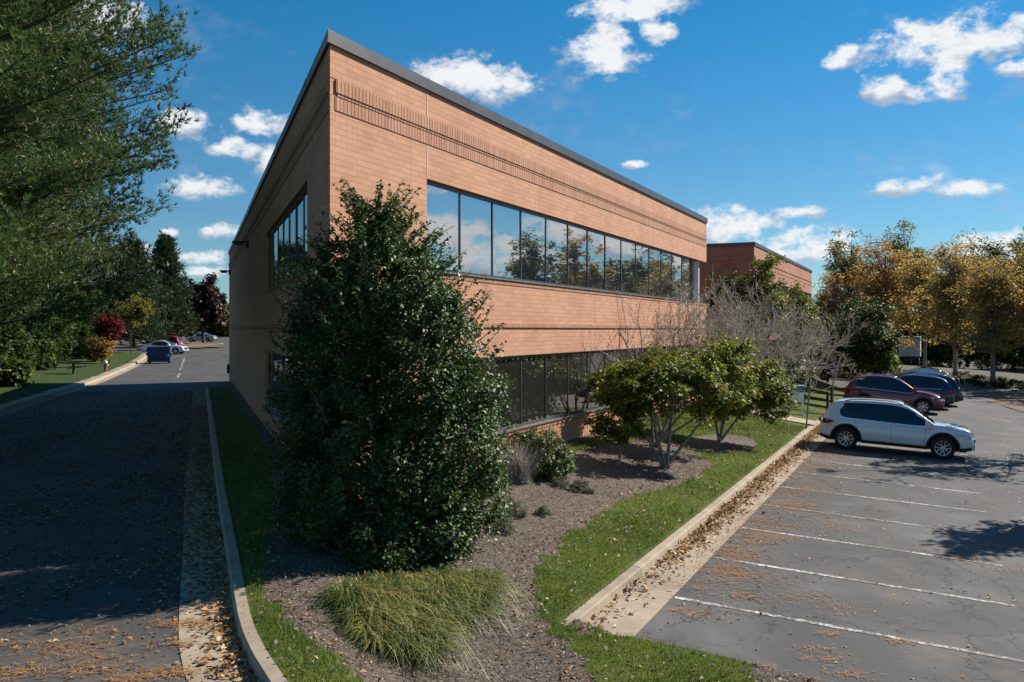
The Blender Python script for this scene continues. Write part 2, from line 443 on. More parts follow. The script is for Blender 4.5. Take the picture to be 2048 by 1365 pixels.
M['galv'] = varied('weathered_steel_post', (.10, .11, .09), (.17, .18, .15), rough=.6)
M['signw'] = varied('white_sign', (.68, .69, .70), (.75, .76, .77), rough=.5)
M['signb'] = varied('blue_sign', (.02, .10, .26), (.03, .13, .32), rough=.4)
M['signt'] = varied('sign_print', (.35, .38, .42), (.42, .45, .48), rough=.5)
M['box'] = varied('beige_cabinet', (.33, .29, .25), (.42, .38, .33), rough=.6)
M['hyd'] = varied('hydrant_red', (.28, .06, .03), (.36, .09, .045), rough=.5)
M['hydw'] = varied('hydrant_white', (.6, .6, .58), (.7, .7, .68), rough=.5)
M['darkmetal'] = varied('dark_metal', (.02, .02, .02), (.035, .034, .033), rough=.5)
M['truckw'] = varied('truck_box', (.42, .45, .48), (.52, .55, .58), rough=.5)
M['woodfloor'] = material('wood_floor', soilfn((.02, .018, .012), (.045, .035, .022), (.08, .06, .035), 4.))
M['dirt'] = material('base_ground', soilfn((.05, .045, .03), (.08, .075, .04), (.12, .1, .06), 3.))

# ================================================================ camera, light, sky
cam = bpy.data.cameras.new('camera'); camo = bpy.data.objects.new('camera', cam); COL.objects.link(camo)
camo.location = (0, 0, CAMZ); camo.rotation_euler = (R(90), 0, 0)
cam.sensor_width = 36; cam.lens = F/2048*36; cam.shift_y = -22.5/2048; cam.clip_end = 4000; cam.clip_start = .05
sc.camera = camo
EL = R(36); TH = R(31)
sdir = Vector((math.cos(TH)*math.cos(EL), math.sin(TH)*math.cos(EL), math.sin(EL)))
sun = bpy.data.lights.new('sun', 'SUN'); sun.energy = 4.8; sun.angle = R(.5); sun.color = (1, .93, .82)
suno = bpy.data.objects.new('sun', sun); COL.objects.link(suno); suno.rotation_euler = sdir.to_track_quat('Z', 'Y').to_euler(); suno.location = (30, 20, 40)
wd = bpy.data.worlds.new('World'); sc.world = wd; wd.use_nodes = True
t = NT(wd.node_tree); bg = wd.node_tree.nodes['Background']
sky = t.new('ShaderNodeTexSky', sky_type='NISHITA'); sky.sun_disc = False
sky.sun_elevation = EL; sky.sun_rotation = math.pi/2-TH; sky.altitude = 100; sky.air_density = 1.0; sky.dust_density = .0; sky.ozone_density = 4.
SKYS = .056
g = t.new('ShaderNodeTexCoord').outputs['Generated']
sp = t.new('ShaderNodeSeparateXYZ'); t.l.new(g, sp.inputs[0])
az = t.math('ARCTAN2', sp.outputs[0], sp.outputs[1])
el = t.math('ARCSINE', sp.outputs[2])
# cumulus: (pixel x, y, half width, half height) turned into directions of the sky
CL = [(210, 45, 80, 55), (370, 250, 60, 24), (520, 245, 50, 22), (480, 300, 66, 20), (400, 378, 84, 20), (450, 465, 50, 15), (410, 517, 40, 14), (340, 465, 18, 9), (400, 545, 55, 12),
      (935, 165, 125, 38), (1210, 105, 75, 50), (1310, 62, 38, 24), (1260, 18, 95, 22), (1900, 85, 165, 40), (1668, 120, 36, 16), (1692, 102, 24, 13), (1770, 172, 48, 26), (1872, 180, 56, 22), (2040, 135, 48, 12),
      (1800, 372, 85, 17), (1935, 378, 72, 18), (1605, 424, 48, 11), (300, 500, 50, 12), (1520, 500, 60, 12), (1272, 330, 26, 7), (1450, 450, 95, 34), (1600, 497, 130, 32), (1990, 505, 120, 30), (560, 340, 40, 24)]
cv = t.new('ShaderNodeCombineXYZ'); t.l.new(az, cv.inputs[0]); t.l.new(el, cv.inputs[1])
def vm(op, a_, b_=None, c_=None):
    n = t.new('ShaderNodeVectorMath', operation=op)
    for i, q in enumerate((a_, b_, c_)):
        if q is None: continue
        if isinstance(q, tuple): n.inputs[i].default_value = q
        else: t.l.new(q, n.inputs[i])
    return n
nc = t.new('ShaderNodeTexNoise'); t.l.new(t.mapping(g, (1, 1, 1.5)), nc.inputs[0]); nc.inputs['Scale'].default_value = 33.; nc.inputs['Detail'].default_value = 5.; nc.inputs['Roughness'].default_value = .6
ns = t.new('ShaderNodeSeparateColor'); t.l.new(nc.outputs['Color'], ns.inputs[0])
n1 = t.math('SUBTRACT', ns.outputs[0], .5); n2 = t.math('SUBTRACT', ns.outputs[1], .5)
acc = None; acs = None
for (px, py, hw, hh) in CL:
    A = math.atan2(px-1024, F); E = math.atan2(660-py, math.hypot(F, px-1024))
    sx = 1/(hw/F*math.cos(A)**2*1.1); sy = 1/(hh/F*1.15)
    q = vm('MULTIPLY_ADD', cv.outputs[0], (sx, sy, 0.), (-A*sx, -E*sy, 0.)).outputs[0]
    d2 = vm('DOT_PRODUCT', q, q).outputs['Value']
    e2 = t.math('ADD', d2, t.math('MULTIPLY_ADD', el, -1.1*sy, 1.1*E*sy+.3))
    acc = d2 if acc is None else t.math('MINIMUM', acc, d2)
    acs = e2 if acs is None else t.math('MINIMUM', acs, e2)
acc = t.math('SUBTRACT', 1., t.math('MINIMUM', acc, 5.))
RC = [(54.5, 6.3, 3.2, 1.1), (50.6, 4.7, 3.8, 1.3), (46.8, 6.3, 3.0, .9), (42.3, 5.4, 2.2, .9), (54.8, 8.9, 1.3, .5), (38.5, 4.2, 2.6, 1.0), (60, 5.5, 4, 1.6), (-40, 9, 6, 2), (-33, 16, 5, 2)]
for (A, E, wa, we) in RC:
    sx = 1/R(wa); sy = 1/R(we)
    q = vm('MULTIPLY_ADD', cv.outputs[0], (sx, sy, 0.), (-R(A)*sx, -R(E)*sy, 0.)).outputs[0]
    d2 = vm('DOT_PRODUCT', q, q).outputs['Value']
    e2 = t.math('ADD', d2, t.math('MULTIPLY_ADD', el, -1.1*sy, 1.1*R(E)*sy+.3))
    acc = t.math('MAXIMUM', acc, t.math('SUBTRACT', 1., d2)); acs = t.math('MINIMUM', acs, e2)
n3 = t.math('SUBTRACT', t.noise(t.mapping(g, (1, 1, 1.6)), 85., 4., .65), .5)
d1 = t.math('POWER', t.sstep(t.math('ADD', t.math('ADD', acc, t.math('MULTIPLY', n1, 5.2)), t.math('MULTIPLY', n3, 1.6)), -.4, 1.15), 1.15)
gn = t.noise(t.mapping(g, (1, 1, 2.4), loc=(3.1, .7, 2.)), 3.2, 5., .62)
outside = t.math('ADD', t.math('GREATER_THAN', az, 1.15), t.math('LESS_THAN', az, -.8), clamp=True)
low = t.sstep(el, .6, .2)
d2_ = t.math('MULTIPLY', t.math('MULTIPLY', t.sstep(gn, .57, .65), outside), low)
wisp = t.math('MULTIPLY', t.sstep(t.math('ADD', gn, t.math('MULTIPLY', n1, .5)), .52, .8), .35)
dens = t.math('MULTIPLY', t.math('MAXIMUM', t.math('MAXIMUM', d1, d2_), wisp), .97)
sh1 = t.sstep(t.math('ADD', acs, t.math('MULTIPLY', n2, 5.)), .5, 2.0)
sh2 = t.math('MULTIPLY', t.sstep(gn, .57, .66), outside)
shade = t.math('MAXIMUM', t.math('MULTIPLY', sh1, t.math('SUBTRACT', 1., outside)), sh2)
ccol = t.mix(shade, (.57, .58, .59), (.27, .31, .38))
tint = t.mix(t.sstep(el, .0, .42), (.66, .9, 1.0), (.15, .92, 1.17))
skyc = t.mix(1.0, sky.outputs[0], tint, 'MULTIPLY')
skyc = t.mix(1.0, skyc, (SKYS, SKYS, SKYS), 'MULTIPLY')
t.l.new(t.mix(dens, skyc, ccol), bg.inputs[0]); bg.inputs[1].default_value = 1.0
sc.view_settings.view_transform = 'Standard'; sc.view_settings.look = 'None'; sc.view_settings.gamma = 1
sc.view_settings.exposure = .68

sc.cycles.max_bounces = 6; sc.cycles.diffuse_bounces = 2; sc.cycles.glossy_bounces = 3; sc.cycles.transmission_bounces = 3; sc.cycles.transparent_max_bounces = 4
wd.cycles.sampling_method = 'MANUAL'; wd.cycles.sample_map_resolution = 512
# ================================================================ ground sheets
# outer kerb of the drive (left)
KOUT = np.array([pix(px, py, zroad)[:2] for px, py in ((0, 826), (95, 795), (180, 768), (236, 746), (275, 727), (292, 714))])
d0 = KOUT[1]-KOUT[0]; d0 /= np.linalg.norm(d0)
KOUT = np.vstack([KOUT[0]-d0*45, KOUT, [[-40, 97], [-52, 106], [-75, 112]]])
KOUTS = smooth_path(KOUT, 6)
Lend = C0+43.0*W
# verge / drive outline on the building side
kfar = KIN[0]
def in_island(x, y):
    P = list(map(tuple, KINS)) + [(3.0, 4.6), (5.4, 4.75), tuple(pt(-1.0, 4.49)[:2]), tuple(pt(60, 4.49)[:2]), tuple(pt(80, -2)[:2]), tuple(pt(80, -60)[:2]), tuple((C0+46*W+3*U)[:2]), tuple((C0+39.5*W)[:2]), (kfar[0]+.8, kfar[1]+.6)]
    return inpoly(x, y, P)
# base sheet out to the horizon, everything else lies on it
def zbase(x, y):
    a, b = ab(x, y)
    zr = np.where(b > 4, np.minimum(zlot(np.clip(b, 0, 14)), -1.0)-.05*np.clip((a-60)/60, 0, 1), 0)-.5
    zl = zroad(x, y)-.5
    t = np.clip((b+4)/8, 0, 1)
    return zl*(1-t)+zr*t-.3
grid_sheet('ground', -900, 1100, -60, 1500, 20, zbase, M['dirt']).data.update()
bpy.data.objects['ground']['kind'] = 'structure'
def struct(o): o['kind'] = 'structure'; return o

# the drive on the shaded side: grid between the two kerbs and on to the far yard
def keep_drive(x, y):
    right_of_outer = inpoly(x, y, list(map(tuple, KOUTS)) + [(-75, 230), (12, 230), (8, -2), (-12, -2)])
    return right_of_outer & (~in_island(x, y) | (distpath(x, y, KINS) < .35)) & ((ab(x, y)[1] < 1.2) | ((y < 11) & (x < -1.6))) & (x < 5)
struct(grid_sheet('drive', -90, 6, -2, 230, .5, zroad, M['drive'], keep_drive))
# parking lot
def keep_lot(x, y):
    a, b = ab(x, y)
    return (b > 4.6) & (a > -1.9) & (a < 66) & (b < 60)
xs = None
def lot_sheet():
    A = np.arange(-1.35, 66.1, .75); B = np.concatenate([np.arange(5.3, 20, .7), np.arange(20, 76, 4.)])
    AA, BB = np.meshgrid(A, B)
    P = C0[None, None, :]+AA[..., None]*U+BB[..., None]*V
    P[..., 2] = zlot(BB)
    idx = np.arange(AA.size).reshape(AA.shape)
    q = np.stack([idx[:-1, :-1], idx[:-1, 1:], idx[1:, 1:], idx[1:, :-1]], -1).reshape(-1, 4)[:, ::-1]
    return npmesh('parking_lot', P.reshape(-1, 3), q, M['lot'], smooth=True)
struct(lot_sheet())
# lawn and mulch inside the island
def ppoly(L, zf=zisl): return [tuple(pix(x, y, zf)[:2]) for x, y in L]
G_strip = ppoly([(1195, 1420), (1165, 1310), (1085, 1268), (1062, 1220), (1068, 1160), (1105, 1100), (1180, 1040), (1265, 990), (1340, 976), (1400, 955), (1422, 930), (1405, 907), (1350, 888), (1290, 878), (1210, 888), (1140, 906), (1090, 912), (1050, 900), (1000, 880)])
G_strip = G_strip + [tuple(pt(9, .25)[:2]), tuple(pt(26, .1)[:2]), tuple(pt(60, .1)[:2]), tuple(pt(60, 4.7)[:2]), tuple(pt(-1.0, 4.7)[:2]), tuple(pt(-1.3, 4.4)[:2]), tuple(pt(-1.4, 7.0)[:2]), tuple(pt(-3.0, 7.0)[:2])]
M_ring = [(C0[0]+0, 0)]
def ell(px, py, rx, ry, n=16, zf=zisl):
    return [tuple(pix(px+rx*math.cos(k*2*math.pi/n), py+ry*math.sin(k*2*math.pi/n), zf)[:2]) for k in range(n)]
M_bed3 = ell(1442, 888, 72, 19)
G_low = ppoly([(478, 1180), (520, 1200), (560, 1212), (592, 1250), (640, 1295), (700, 1335), (760, 1385), (800, 1440), (700, 1500), (560, 1440), (470, 1280)])
G_verge = ppoly([(405, 776), (460, 774), (540, 905), (548, 1000), (530, 1100), (520, 1195), (470, 1200), (430, 1000), (405, 850)])
def is_grass(x, y):
    wob = .12*np.sin(x*7.3+1.3*y)+.08*np.sin(y*11.1)
    a, b = ab(x, y)
    g = inpoly(x+wob, y+wob, G_strip) & ~inpoly(x, y, M_bed3)
    g |= inpoly(x+wob*.6, y, G_low) | inpoly(x+wob*.4, y, G_verge)
    g |= (a < -5.5)
    # second bed in front of the far planting
    g &= ~((a > 27) & (b < 2.6) & (a < 44))
    return g
def keep_isl(x, y): 
    a, b = ab(x, y)
    inside_b = (b < -.02) & (((x-C0[0])*NW[0]+(y-C0[1])*NW[1]) < -.02)
    front = (a < -1.2) & (b < 9)
    return ((in_island(x, y) & (distpath(x, y, KINS) > .1)) | (front & (y > 4.9) & (x < 4.5) & in_front(x, y))) & ~inside_b
FRONT = ppoly([(1130, 1257), (1190, 1277), (1260, 1284), (1400, 1312), (1560, 1352), (1700, 1392), (1900, 1450)], lambda x, y: zlot(5.)+.1)
FRONT = [tuple(pt(-1.0, 4.3)[:2])] + FRONT + [(5.5, 4.7), (0, 4.6), (-2, 7.5), (-1, 11)]
def in_front(x, y): return inpoly(x, y, FRONT)
mb_x = (-9, 12)
def keep_mulch(x, y): return keep_isl(x, y) & ~is_grass(x, y) & (x < 14) & (y < 47)
def keep_lawn(x, y): return keep_isl(x, y) & is_grass(x, y)
EPS = .065
struct(grid_sheet('mulch_bed', -20, 20, 4.4, 60, EPS, zisl, M['mulch'], lambda x, y: keep_isl(x, y) & ~is_grass(x, y)))
struct(grid_sheet('lawn', -20, 20, 4.4, 60, EPS, zisl, M['grass'], keep_lawn))
# lawn beyond the outer kerb, rising to the trees
def zlawn(x, y):
    d = distpath(x, y, KOUTS[::3])
    return zroad(x, y)+.14+.03*np.minimum(d, 30)
def keep_left(x, y):
    return ~inpoly(x, y, list(map(tuple, KOUTS)) + [(-75, 230), (60, 230), (60, -60), (-12, -60)]) & (x > -120) & (distpath(x, y, KOUTS[::2]) > .6)
struct(grid_sheet('side_lawn', -120, 0, -6, 200, .5, zlawn, M['grassfar'], keep_left))
# island of leaf litter round the maroon tree in the far yard
def zfar(x, y): return zroad(x, y)+.16
lit = [tuple(pix(x, y, zroad)[:2]) for x, y in ((296, 702), (440, 696), (447, 690), (400, 686), (300, 686), (250, 690))]
struct(grid_sheet('litter_island', -110, -20, 90, 200, 1.5, zfar, M['leaflitter'], lambda x, y: inpoly(x, y, lit)))

# ================================================================ kerbs
mb = MB()
kin3 = np.column_stack([KINS, zroad(KINS[:, 0], KINS[:, 1])])
# the path runs far -> near; the island lies to its left hand side when walking towards the camera
sweep(mb, kin3, [(0, -.2), (0, .0), (.012, .115), (.03, .142), (.155, .15), (.165, .0)])
struct(mb.build('inner_kerb', M['concrete'], smooth=False))
mb = MB(); g3 = kin3.copy(); sweep(mb, g3, [(-.58, -.1), (-.58, .008), (0, .006)]); struct(mb.build('inner_gutter', M['concrete']))
mb = MB(); ko = np.column_stack([KOUTS, zroad(KOUTS[:, 0], KOUTS[:, 1])])
sweep(mb, ko, [(0, -.2), (0, 0), (.02, .14), (.17, .15), (.18, .0)] if False else [(.95, .04), (.7, .145), (.17, .15), (.02, .145), (0, 0), (-.45, .006), (-.45, -.1)])
struct(mb.build('outer_kerb', M['concrete']))
# straight kerb along the lot, cast in lengths
mb = MB(); a = -1.35; rr = random.Random(3)
while a < 60:
    L_ = 3.02
    if not (19.6 < a < 60 and False):
        j = rr.uniform(-.006, .006)
        pth = [pt(a+.008+k*(L_-.016)/4, 4.65, zlot(4.65)+j) for k in range(5)]
        n0 = len(mb.v)
        # walking away from the camera the lawn is on the left
        sweep(mb, pth, [(-.0, -.15), (0, 0), (.015, .12), (.035, .142), (.155, .15), (.17, .125), (.26, .11)])
        # end caps
        for e in (0, 4):
            q = [n0+e*7+k for k in range(7)]; mb.f.append(q if e else q[::-1]); mb.uv += [(0, 0)]*7
    a += L_
struct(mb.build('lot_kerb', M['concrete']))
mb = MB(); a = -1.35
while a < 60:
    A0, A1 = a+.006, a+3.014
    mb.face([pt(A0, 4.645, zlot(4.645)+.006), pt(A0, 5.33, zlot(5.33)+.006), pt(A1, 5.33, zlot(5.33)+.006), pt(A1, 4.645, zlot(4.645)+.006)][::-1])
    a += 3.02
struct(mb.build('lot_gutter', M['concrete']))
# sunken kerb across the near end of the lot
fr = [pix(x, y, lambda x, y: zlot(5.)+.0) for x, y in ((1188, 1279), (1262, 1286), (1400, 1314), (1560, 1355), (1760, 1410), (2100, 1500))]
frp = smooth_path(np.array([[p[0], p[1], zlot(ab(p[0], p[1])[1])] for p in fr]), 5)
mb = MB(); sweep(mb, frp, [(.02, -.1), (.02, .04), (-.04, .06), (-.17, .06), (-.19, -.1)])
struct(mb.build('end_kerb', M['concrete']))
# asphalt wedge between gutter end and end kerb
def keep_wedge(x, y):
    a, b = ab(x, y)
    return (a < -1.3) & (b > 4.7) & ~inpoly(x, y, list(map(tuple, frp[:, :2])) + [(6, 3), (-2, 3), (-2, 9)]) & (x < 12) & (y > 3.5)
struct(grid_sheet('lot_corner', 0, 14, 3, 12, .12, lambda x, y: zlot(ab(x, y)[1])-.003, M['lot'], keep_wedge))
# concrete walk to the lot
mb = MB()
wa = [pix(x, y, zisl) for x, y in ((1530, 846), (1618, 866), (1628, 880), (1520, 858))]
c_a = 24.4
for k in range(4):
    b0, b1 = 1.0+k*.92, 1.0+k*.92+.91
    P = [pt(c_a, b0), pt(c_a, b1), pt(c_a+1.5, b1), pt(c_a+1.5, b0)]
    for p in P: p[2] = float(zisl(p[0], p[1]))+.03
    mb.face(P)
struct(mb.build('footpath', M['concrete']))

# ================================================================ markings
def strip(mb, a0, b0, a1, b1, w, dz=.006, n=24):
    da, db = a1-a0, b1-b0; L_ = math.hypot(da, db); na, nb = -db/L_*w/2, da/L_*w/2
    for k in range(n):
        s0, s1 = k/n, (k+1)/n
        Q = []
        for s, sg in ((s0, 1), (s0, -1), (s1, -1), (s1, 1)):
            aa, bb = a0+da*s+na*sg, b0+db*s+nb*sg
            Q.append(pt(aa, bb, zlot(bb)+dz))
        mb.face(Q)
mb = MB()
for k in range(0, 9):
    a = .95+2.53*k
    strip(mb, a, 5.36, a, 9.85, .10)
for a in (31.0, 33.6, 36.2, 38.4, 40.9, 43.4, 45.9, 48.4): strip(mb, a, 5.4, a, 9.95, .10)
struct(mb.build('bay_lines', M['roadpaint']))
mb = MB()
def dstrip(p0, p1, w):
    p0 = np.array(p0[:2]); p1 = np.array(p1[:2]); d = p1-p0; L_ = np.linalg.norm(d); nn_ = np.array([-d[1], d[0]])/L_*w/2
    n = max(1, int(L_/1.5))
    for k in range(n):
        q0 = p0+d*k/n; q1 = p0+d*(k+1)/n
        mb.face([(*(q), float(zroad(*q))+.008) for q in (q0+nn_, q0-nn_, q1-nn_, q1+nn_)])
for (x0, y0, x1, y1) in ((60, 822, 260, 823), (205, 756, 355, 757), (235, 747, 352, 748), (250, 741, 360, 741), (362, 740, 367, 716), (300, 741, 356, 740)):
    dstrip(pix(x0, y0, zroad), pix(x1, y1, zroad), .1)
for (x0, y0, x1, y1) in ((355, 756, 359, 748), (360, 741, 364, 733), (366, 727, 368, 716)):
    dstrip(pix(x0, y0, zroad), pix(x1, y1, zroad), .16)
dstrip(pix(360, 701.5, zroad), pix(440, 703, zroad), .25)
struct(mb.build('drive_lines', M['roadpaint']))
# kerb of the litter island catching the light
mb = MB()
e = [pix(x, y, zroad) for x, y in ((296, 703), (345, 700), (395, 694), (438, 690), (446, 688))]
ep = smooth_path(np.array([[p[0], p[1], zroad(p[0], p[1])] for p in e]), 4)
sweep(mb, ep, [(.3, 0), (.3, .17), (0, .17), (0, 0)])
struct(mb.build('litter_kerb', M['concrete']))
# far end of the lot: peninsula beyond the white car, planted strip with kerb, aisle
mb = MB()
def pen(a0, a1, b1, b0=4.7, nose=1.2):
    pts = [(a0, b0), (a0, b1-nose)]+[(a0+(a1-a0)/2-(a1-a0)/2*math.cos(t), b1-nose+nose*math.sin(t)) for t in np.linspace(.2, math.pi-.2, 9)]+[(a1, b1-nose), (a1, b0)]
    return pts
PEN = pen(26.5, 29.6, 10.0)
top = [pt(a, b, zlot(b)+.15) for a, b in PEN]; bot = [pt(a, b, zlot(b)-.05) for a, b in PEN]
mb.face(top)
for i in range(len(PEN)-1): mb.face([bot[i], bot[i+1], top[i+1], top[i]])
struct(mb.build('peninsula_kerb', M['concrete']))
mb = MB(); ctr = np.mean(np.array(PEN), axis=0)
ins = [((a-ctr[0])*.84+ctr[0], min(b, 8.6)) for a, b in PEN]
mb.face([pt(a, b, zlot(b)+.165) for a, b in ins])
struct(mb.build('peninsula_lawn', M['grass']))

# ================================================================ buildings
def facade(mb, O, D, N, s0, s1, z0, z1, proud=0., depth=.32, front_only=False, ext=(0, 0)):
    """box of wall: front at O + N*proud, runs along D"""
    def P(s, d, z): return O+D*s+N*d+np.array([0, 0, z])
    q = [P(s0, proud, z0), P(s1, proud, z0), P(s1, proud, z1), P(s0, proud, z1)]
    uvq = [(s0, z0), (s1, z0), (s1, z1), (s0, z1)]
    mb.face(q, uvq)
    if front_only: return
    d1 = proud-depth
    if proud == 0: return
    mb.face([P(s0, d1, z0), P(s0, proud, z0), P(s0, proud, z1), P(s0, d1, z1)], [(d1, z0), (proud, z0), (proud, z1), (d1, z1)])
    mb.face([P(s1, proud, z0), P(s1, d1, z0), P(s1, d1, z1), P(s1, proud, z1)], [(proud, z0), (d1, z0), (d1, z1), (proud, z1)])
    mb.face([P(s0, d1, z1), P(s0, proud, z1), P(s1, proud, z1), P(s1, d1, z1)], [(s0, d1), (s0, proud), (s1, proud), (s1, d1)])
    mb.face([P(s0, proud, z0), P(s0, d1, z0), P(s1, d1, z0), P(s1, proud, z0)], [(s0, proud), (s0, d1), (s1, d1), (s1, proud)])
ZT, ZC = 7.709, 7.514
UH, US, LH, LS = 5.818, 4.074, 2.33, .636
S0 = 3.05; S1R = 24.4
zc3 = np.array([0, 0, 1.])
def fbox(mb, O, D, N, s0, s1, d0, d1, z0, z1):
    c = O+D*(s0+s1)/2+N*(d0+d1)/2+zc3*(z0+z1)/2
    mb.box(c, (s1-s0, abs(d1-d0), z1-z0), (D, N, zc3))

def window_band(root, O, D, N, s0, s1, n, z0, z1, gm, label=None):
    fr = MB(); dep = -.10; fw = .042
    fbox(fr, O, D, N, s0, s1, dep-.08, dep+.012, z1-.075, z1)
    fbox(fr, O, D, N, s0, s1, dep-.08, dep+.012, z0, z0+.06)
    sd = (s1-s0)/n
    for k in range(n+1):
        c = s0+sd*k
        a_, b_ = (c, c+fw) if k == 0 else ((c-fw, c) if k == n else (c-fw/2, c+fw/2))
        fbox(fr, O, D, N, a_, b_, dep-.08, dep+.004, z0+.061, z1-.076)
    w = fr.build('window', M['frame'], root)
    if label: w['label'] = label
    for k in range(n):
        g_ = MB()
        a_, b_ = s0+sd*k+fw/2, s0+sd*(k+1)-fw/2
        tw = rng.normal(0, .0035); tv = rng.normal(0, .003)
        P = [O+D*a_+N*(dep-.015+tw)+zc3*(z0+.058), O+D*b_+N*(dep-.015-tw)+zc3*(z0+.058), O+D*b_+N*(dep-.015-tw+tv)+zc3*(z1-.073), O+D*a_+N*(dep-.015+tw+tv)+zc3*(z1-.073)]
        g_.face(P); g_.build('pane', gm, w)
    sl = MB(); fbox(sl, O, D, N, s0-.04, s1+.04, -.12, .045, z0-.03, z0+.006); sl.build('sill', M['sillm'], w)
    return w

bR = empty('office_building', (0, 0, 0), 'two storey tan brick office building with a sharp corner, ribbon windows and dark metal coping', 'building')
wl = MB()
RL = 26.64
# sunlit front: bands butted end to end, the opening pieces stand 3 mm apart in depth where they meet trim
facade(wl, C0, U, V, 0, RL, -1.2, LS-.03)
facade(wl, C0, U, V, 0, S0, LS-.03, LH); facade(wl, C0, U, V, S1R, RL, LS-.03, LH)
facade(wl, C0, U, V, 0, RL, LH, US-.03)
facade(wl, C0, U, V, 0, S0, US-.03, UH)
facade(wl, C0, U, V, 0, RL, UH, ZC)
# shaded side
S1L = 13.65
facade(wl, C0, W, NW, 0, 43, -1.2, LS-.03)
facade(wl, C0, W, NW, 0, S0, LS-.03, LH); facade(wl, C0, W, NW, S1L, 43, LS-.03, LH)
facade(wl, C0, W, NW, 0, 43, LH, US-.03)
facade(wl, C0, W, NW, 0, S0, US-.03, UH); facade(wl, C0, W, NW, S1L, 43, US-.03, UH)
facade(wl, C0, W, NW, 0, 43, UH, ZC)
# return wall at the far end of the front and the rear
Rend = C0+RL*U
facade(wl, Rend, -V, U, 0, 12, UH, ZC); facade(wl, Rend, -V, U, 0, 12, -1.2, US-.03); facade(wl, Rend-2.2*V, -V, U, 0, 9.8, US-.03, UH)
Lnd = C0+43*W
facade(wl, Lnd, -NW, W, .0, 14, -1.2, ZC)
wall = wl.build('wall', M['brick'], bR, uv=True)
# roof deck
def reveals(O, D, N, s0, s1, z0, z1, dp=.3):
    def P(s, d, z): return O+D*s+N*d+np.array([0, 0, z])
    for s, sg in ((s0, 1), (s1, -1)):
        q = [P(s, -dp, z0), P(s, 0, z0), P(s, 0, z1), P(s, -dp, z1)]; uq = [(dp, z0), (0, z0), (0, z1), (dp, z1)]
        rv.face(q if sg > 0 else q[::-1], uq if sg > 0 else uq[::-1])
    rv.face([P(s0, -dp, z1), P(s0, 0, z1), P(s1, 0, z1), P(s1, -dp, z1)], [(s0, dp), (s0, 0), (s1, 0), (s1, dp)])
    rv.face([P(s0, 0, z0), P(s0, -dp, z0), P(s1, -dp, z0), P(s1, 0, z0)], [(s0, 0), (s0, dp), (s1, dp), (s1, 0)])
rv = MB()
for (O, D, N, e1) in ((C0, U, V, S1R), (C0, W, NW, S1L)):
    reveals(O, D, N, S0, e1, LS-.03, LH)
    if D is W: reveals(O, D, N, S0, e1, US-.03, UH)
reveals(C0, U, V, S0, S1R, US-.03, UH)
rv.build('window_reveal', M['brick'], bR, uv=True)
rf = MB(); zz = 7.35
rf.face([p+zc3*zz for p in (C0, Rend, Rend-12*V, Lnd-14*NW, Lnd)]); rf.build('roof', M['darkmetal'], bR)
# inner dark core keeps daylight from leaking through the corner opening
def prism(mb, poly, z0, z1):
    b_ = [p+zc3*z0 for p in poly]; t_ = [p+zc3*z1 for p in poly]
    mb.face(t_); mb.face(b_[::-1])
    for i in range(len(poly)):
        j = (i+1) % len(poly); mb.face([b_[i], b_[j], t_[j], t_[i]])
cr = MB(); prism(cr, [C0+3.0*U+2.2*W, C0+23.6*U-1.2*V, C0+23.6*U-11*V, C0+40*W-10*NW, C0+40*W-1.0*NW][::1], -1, 7.2); cr.build('core', M['trim'], bR)
# coping
cp = MB()
cot = 1/math.tan((AL+BE)/2)
def corner(d): return C0+(U*math.cos(0)+W)*0 + (V*1.0)*0 + miter(d)
def miter(d):
    # point at distance d outside both wall planes
    A_ = np.array([V[:2], NW[:2]]); s_ = np.linalg.solve(A_, np.array([d, d])); return np.array([s_[0], s_[1], 0])
def cring(d0, d1, z0, z1):
    k1, k0 = C0+miter(d1), C0+miter(d0)
    prism(cp, [k1, C0+(RL+.05)*U+d1*V, C0+(RL+.05)*U+d0*V, k0], z0, z1)
    prism(cp, [k0, C0+43.04*W+d0*NW, C0+43.04*W+d1*NW, k1], z0, z1)
cring(-.3, .045, ZC+.001, ZT); cring(.03, .058, ZC-.02, ZC+.03)
fbox(cp, Rend, -V, U, -.04, 12, -.3, .045, ZC+.002, ZT-.006)
sn = 0
for s in np.arange(3, 42.5, 3.05): fbox(cp, C0, W, NW, s, s+.03, .046, .052, ZC+.03, ZT+.012)
cp.build('coping', M['coping'], bR)
# brick courses that stand proud
bd = MB()
def band(O, D, N, s0, s1, z0, z1, pr):
    n0 = len(bd.uv); facade(bd, O, D, N, s0, s1, z0, z1, proud=pr, depth=pr+.01); bd.uv[n0:] = [(u_, v_-z0+.002) for u_, v_ in bd.uv[n0:]]
for (O, D, N, s1) in ((C0, U, V, RL-.15), (C0, W, NW, 42.9)):
    band(O, D, N, .13, s1, 6.466, 6.70, .012)
    band(O, D, N, .13, s1, 6.752, 6.97, .034)
    band(O, D, N, .18, s1, 6.70, 6.752, .02)
    band(O, D, N, .13, s1, 2.975, 3.075, .035)
band(C0, U, V, S0-.1, RL-.1, US-.135, US-.032, .012)
band(C0, U, V, S0-.1, S1R+.1, LS-.135, LS-.032, .012)
band(C0, U, V, .0, RL, 6.972, 6.985, .006)
bo = bd.build('brick_band', M['soldier'], bR, uv=True)
jt = MB(); fbox(jt, C0, U, V, S0-.012, S0+.008, -.01, .006, UH, 6.46); fbox(jt, C0, U, V, S0-.012, S0+.008, .03, .037, 6.752, 6.969); fbox(jt, C0, U, V, S0-.012, S0+.008, .0, .007, 6.988, ZC-.02)
jt.build('control_joint', M['sealant'], bR)
window_band(bR, C0, U, V, S0, S1R, 14, US, UH, M['glass_up'], 'long upper ribbon window reflecting sky and trees')
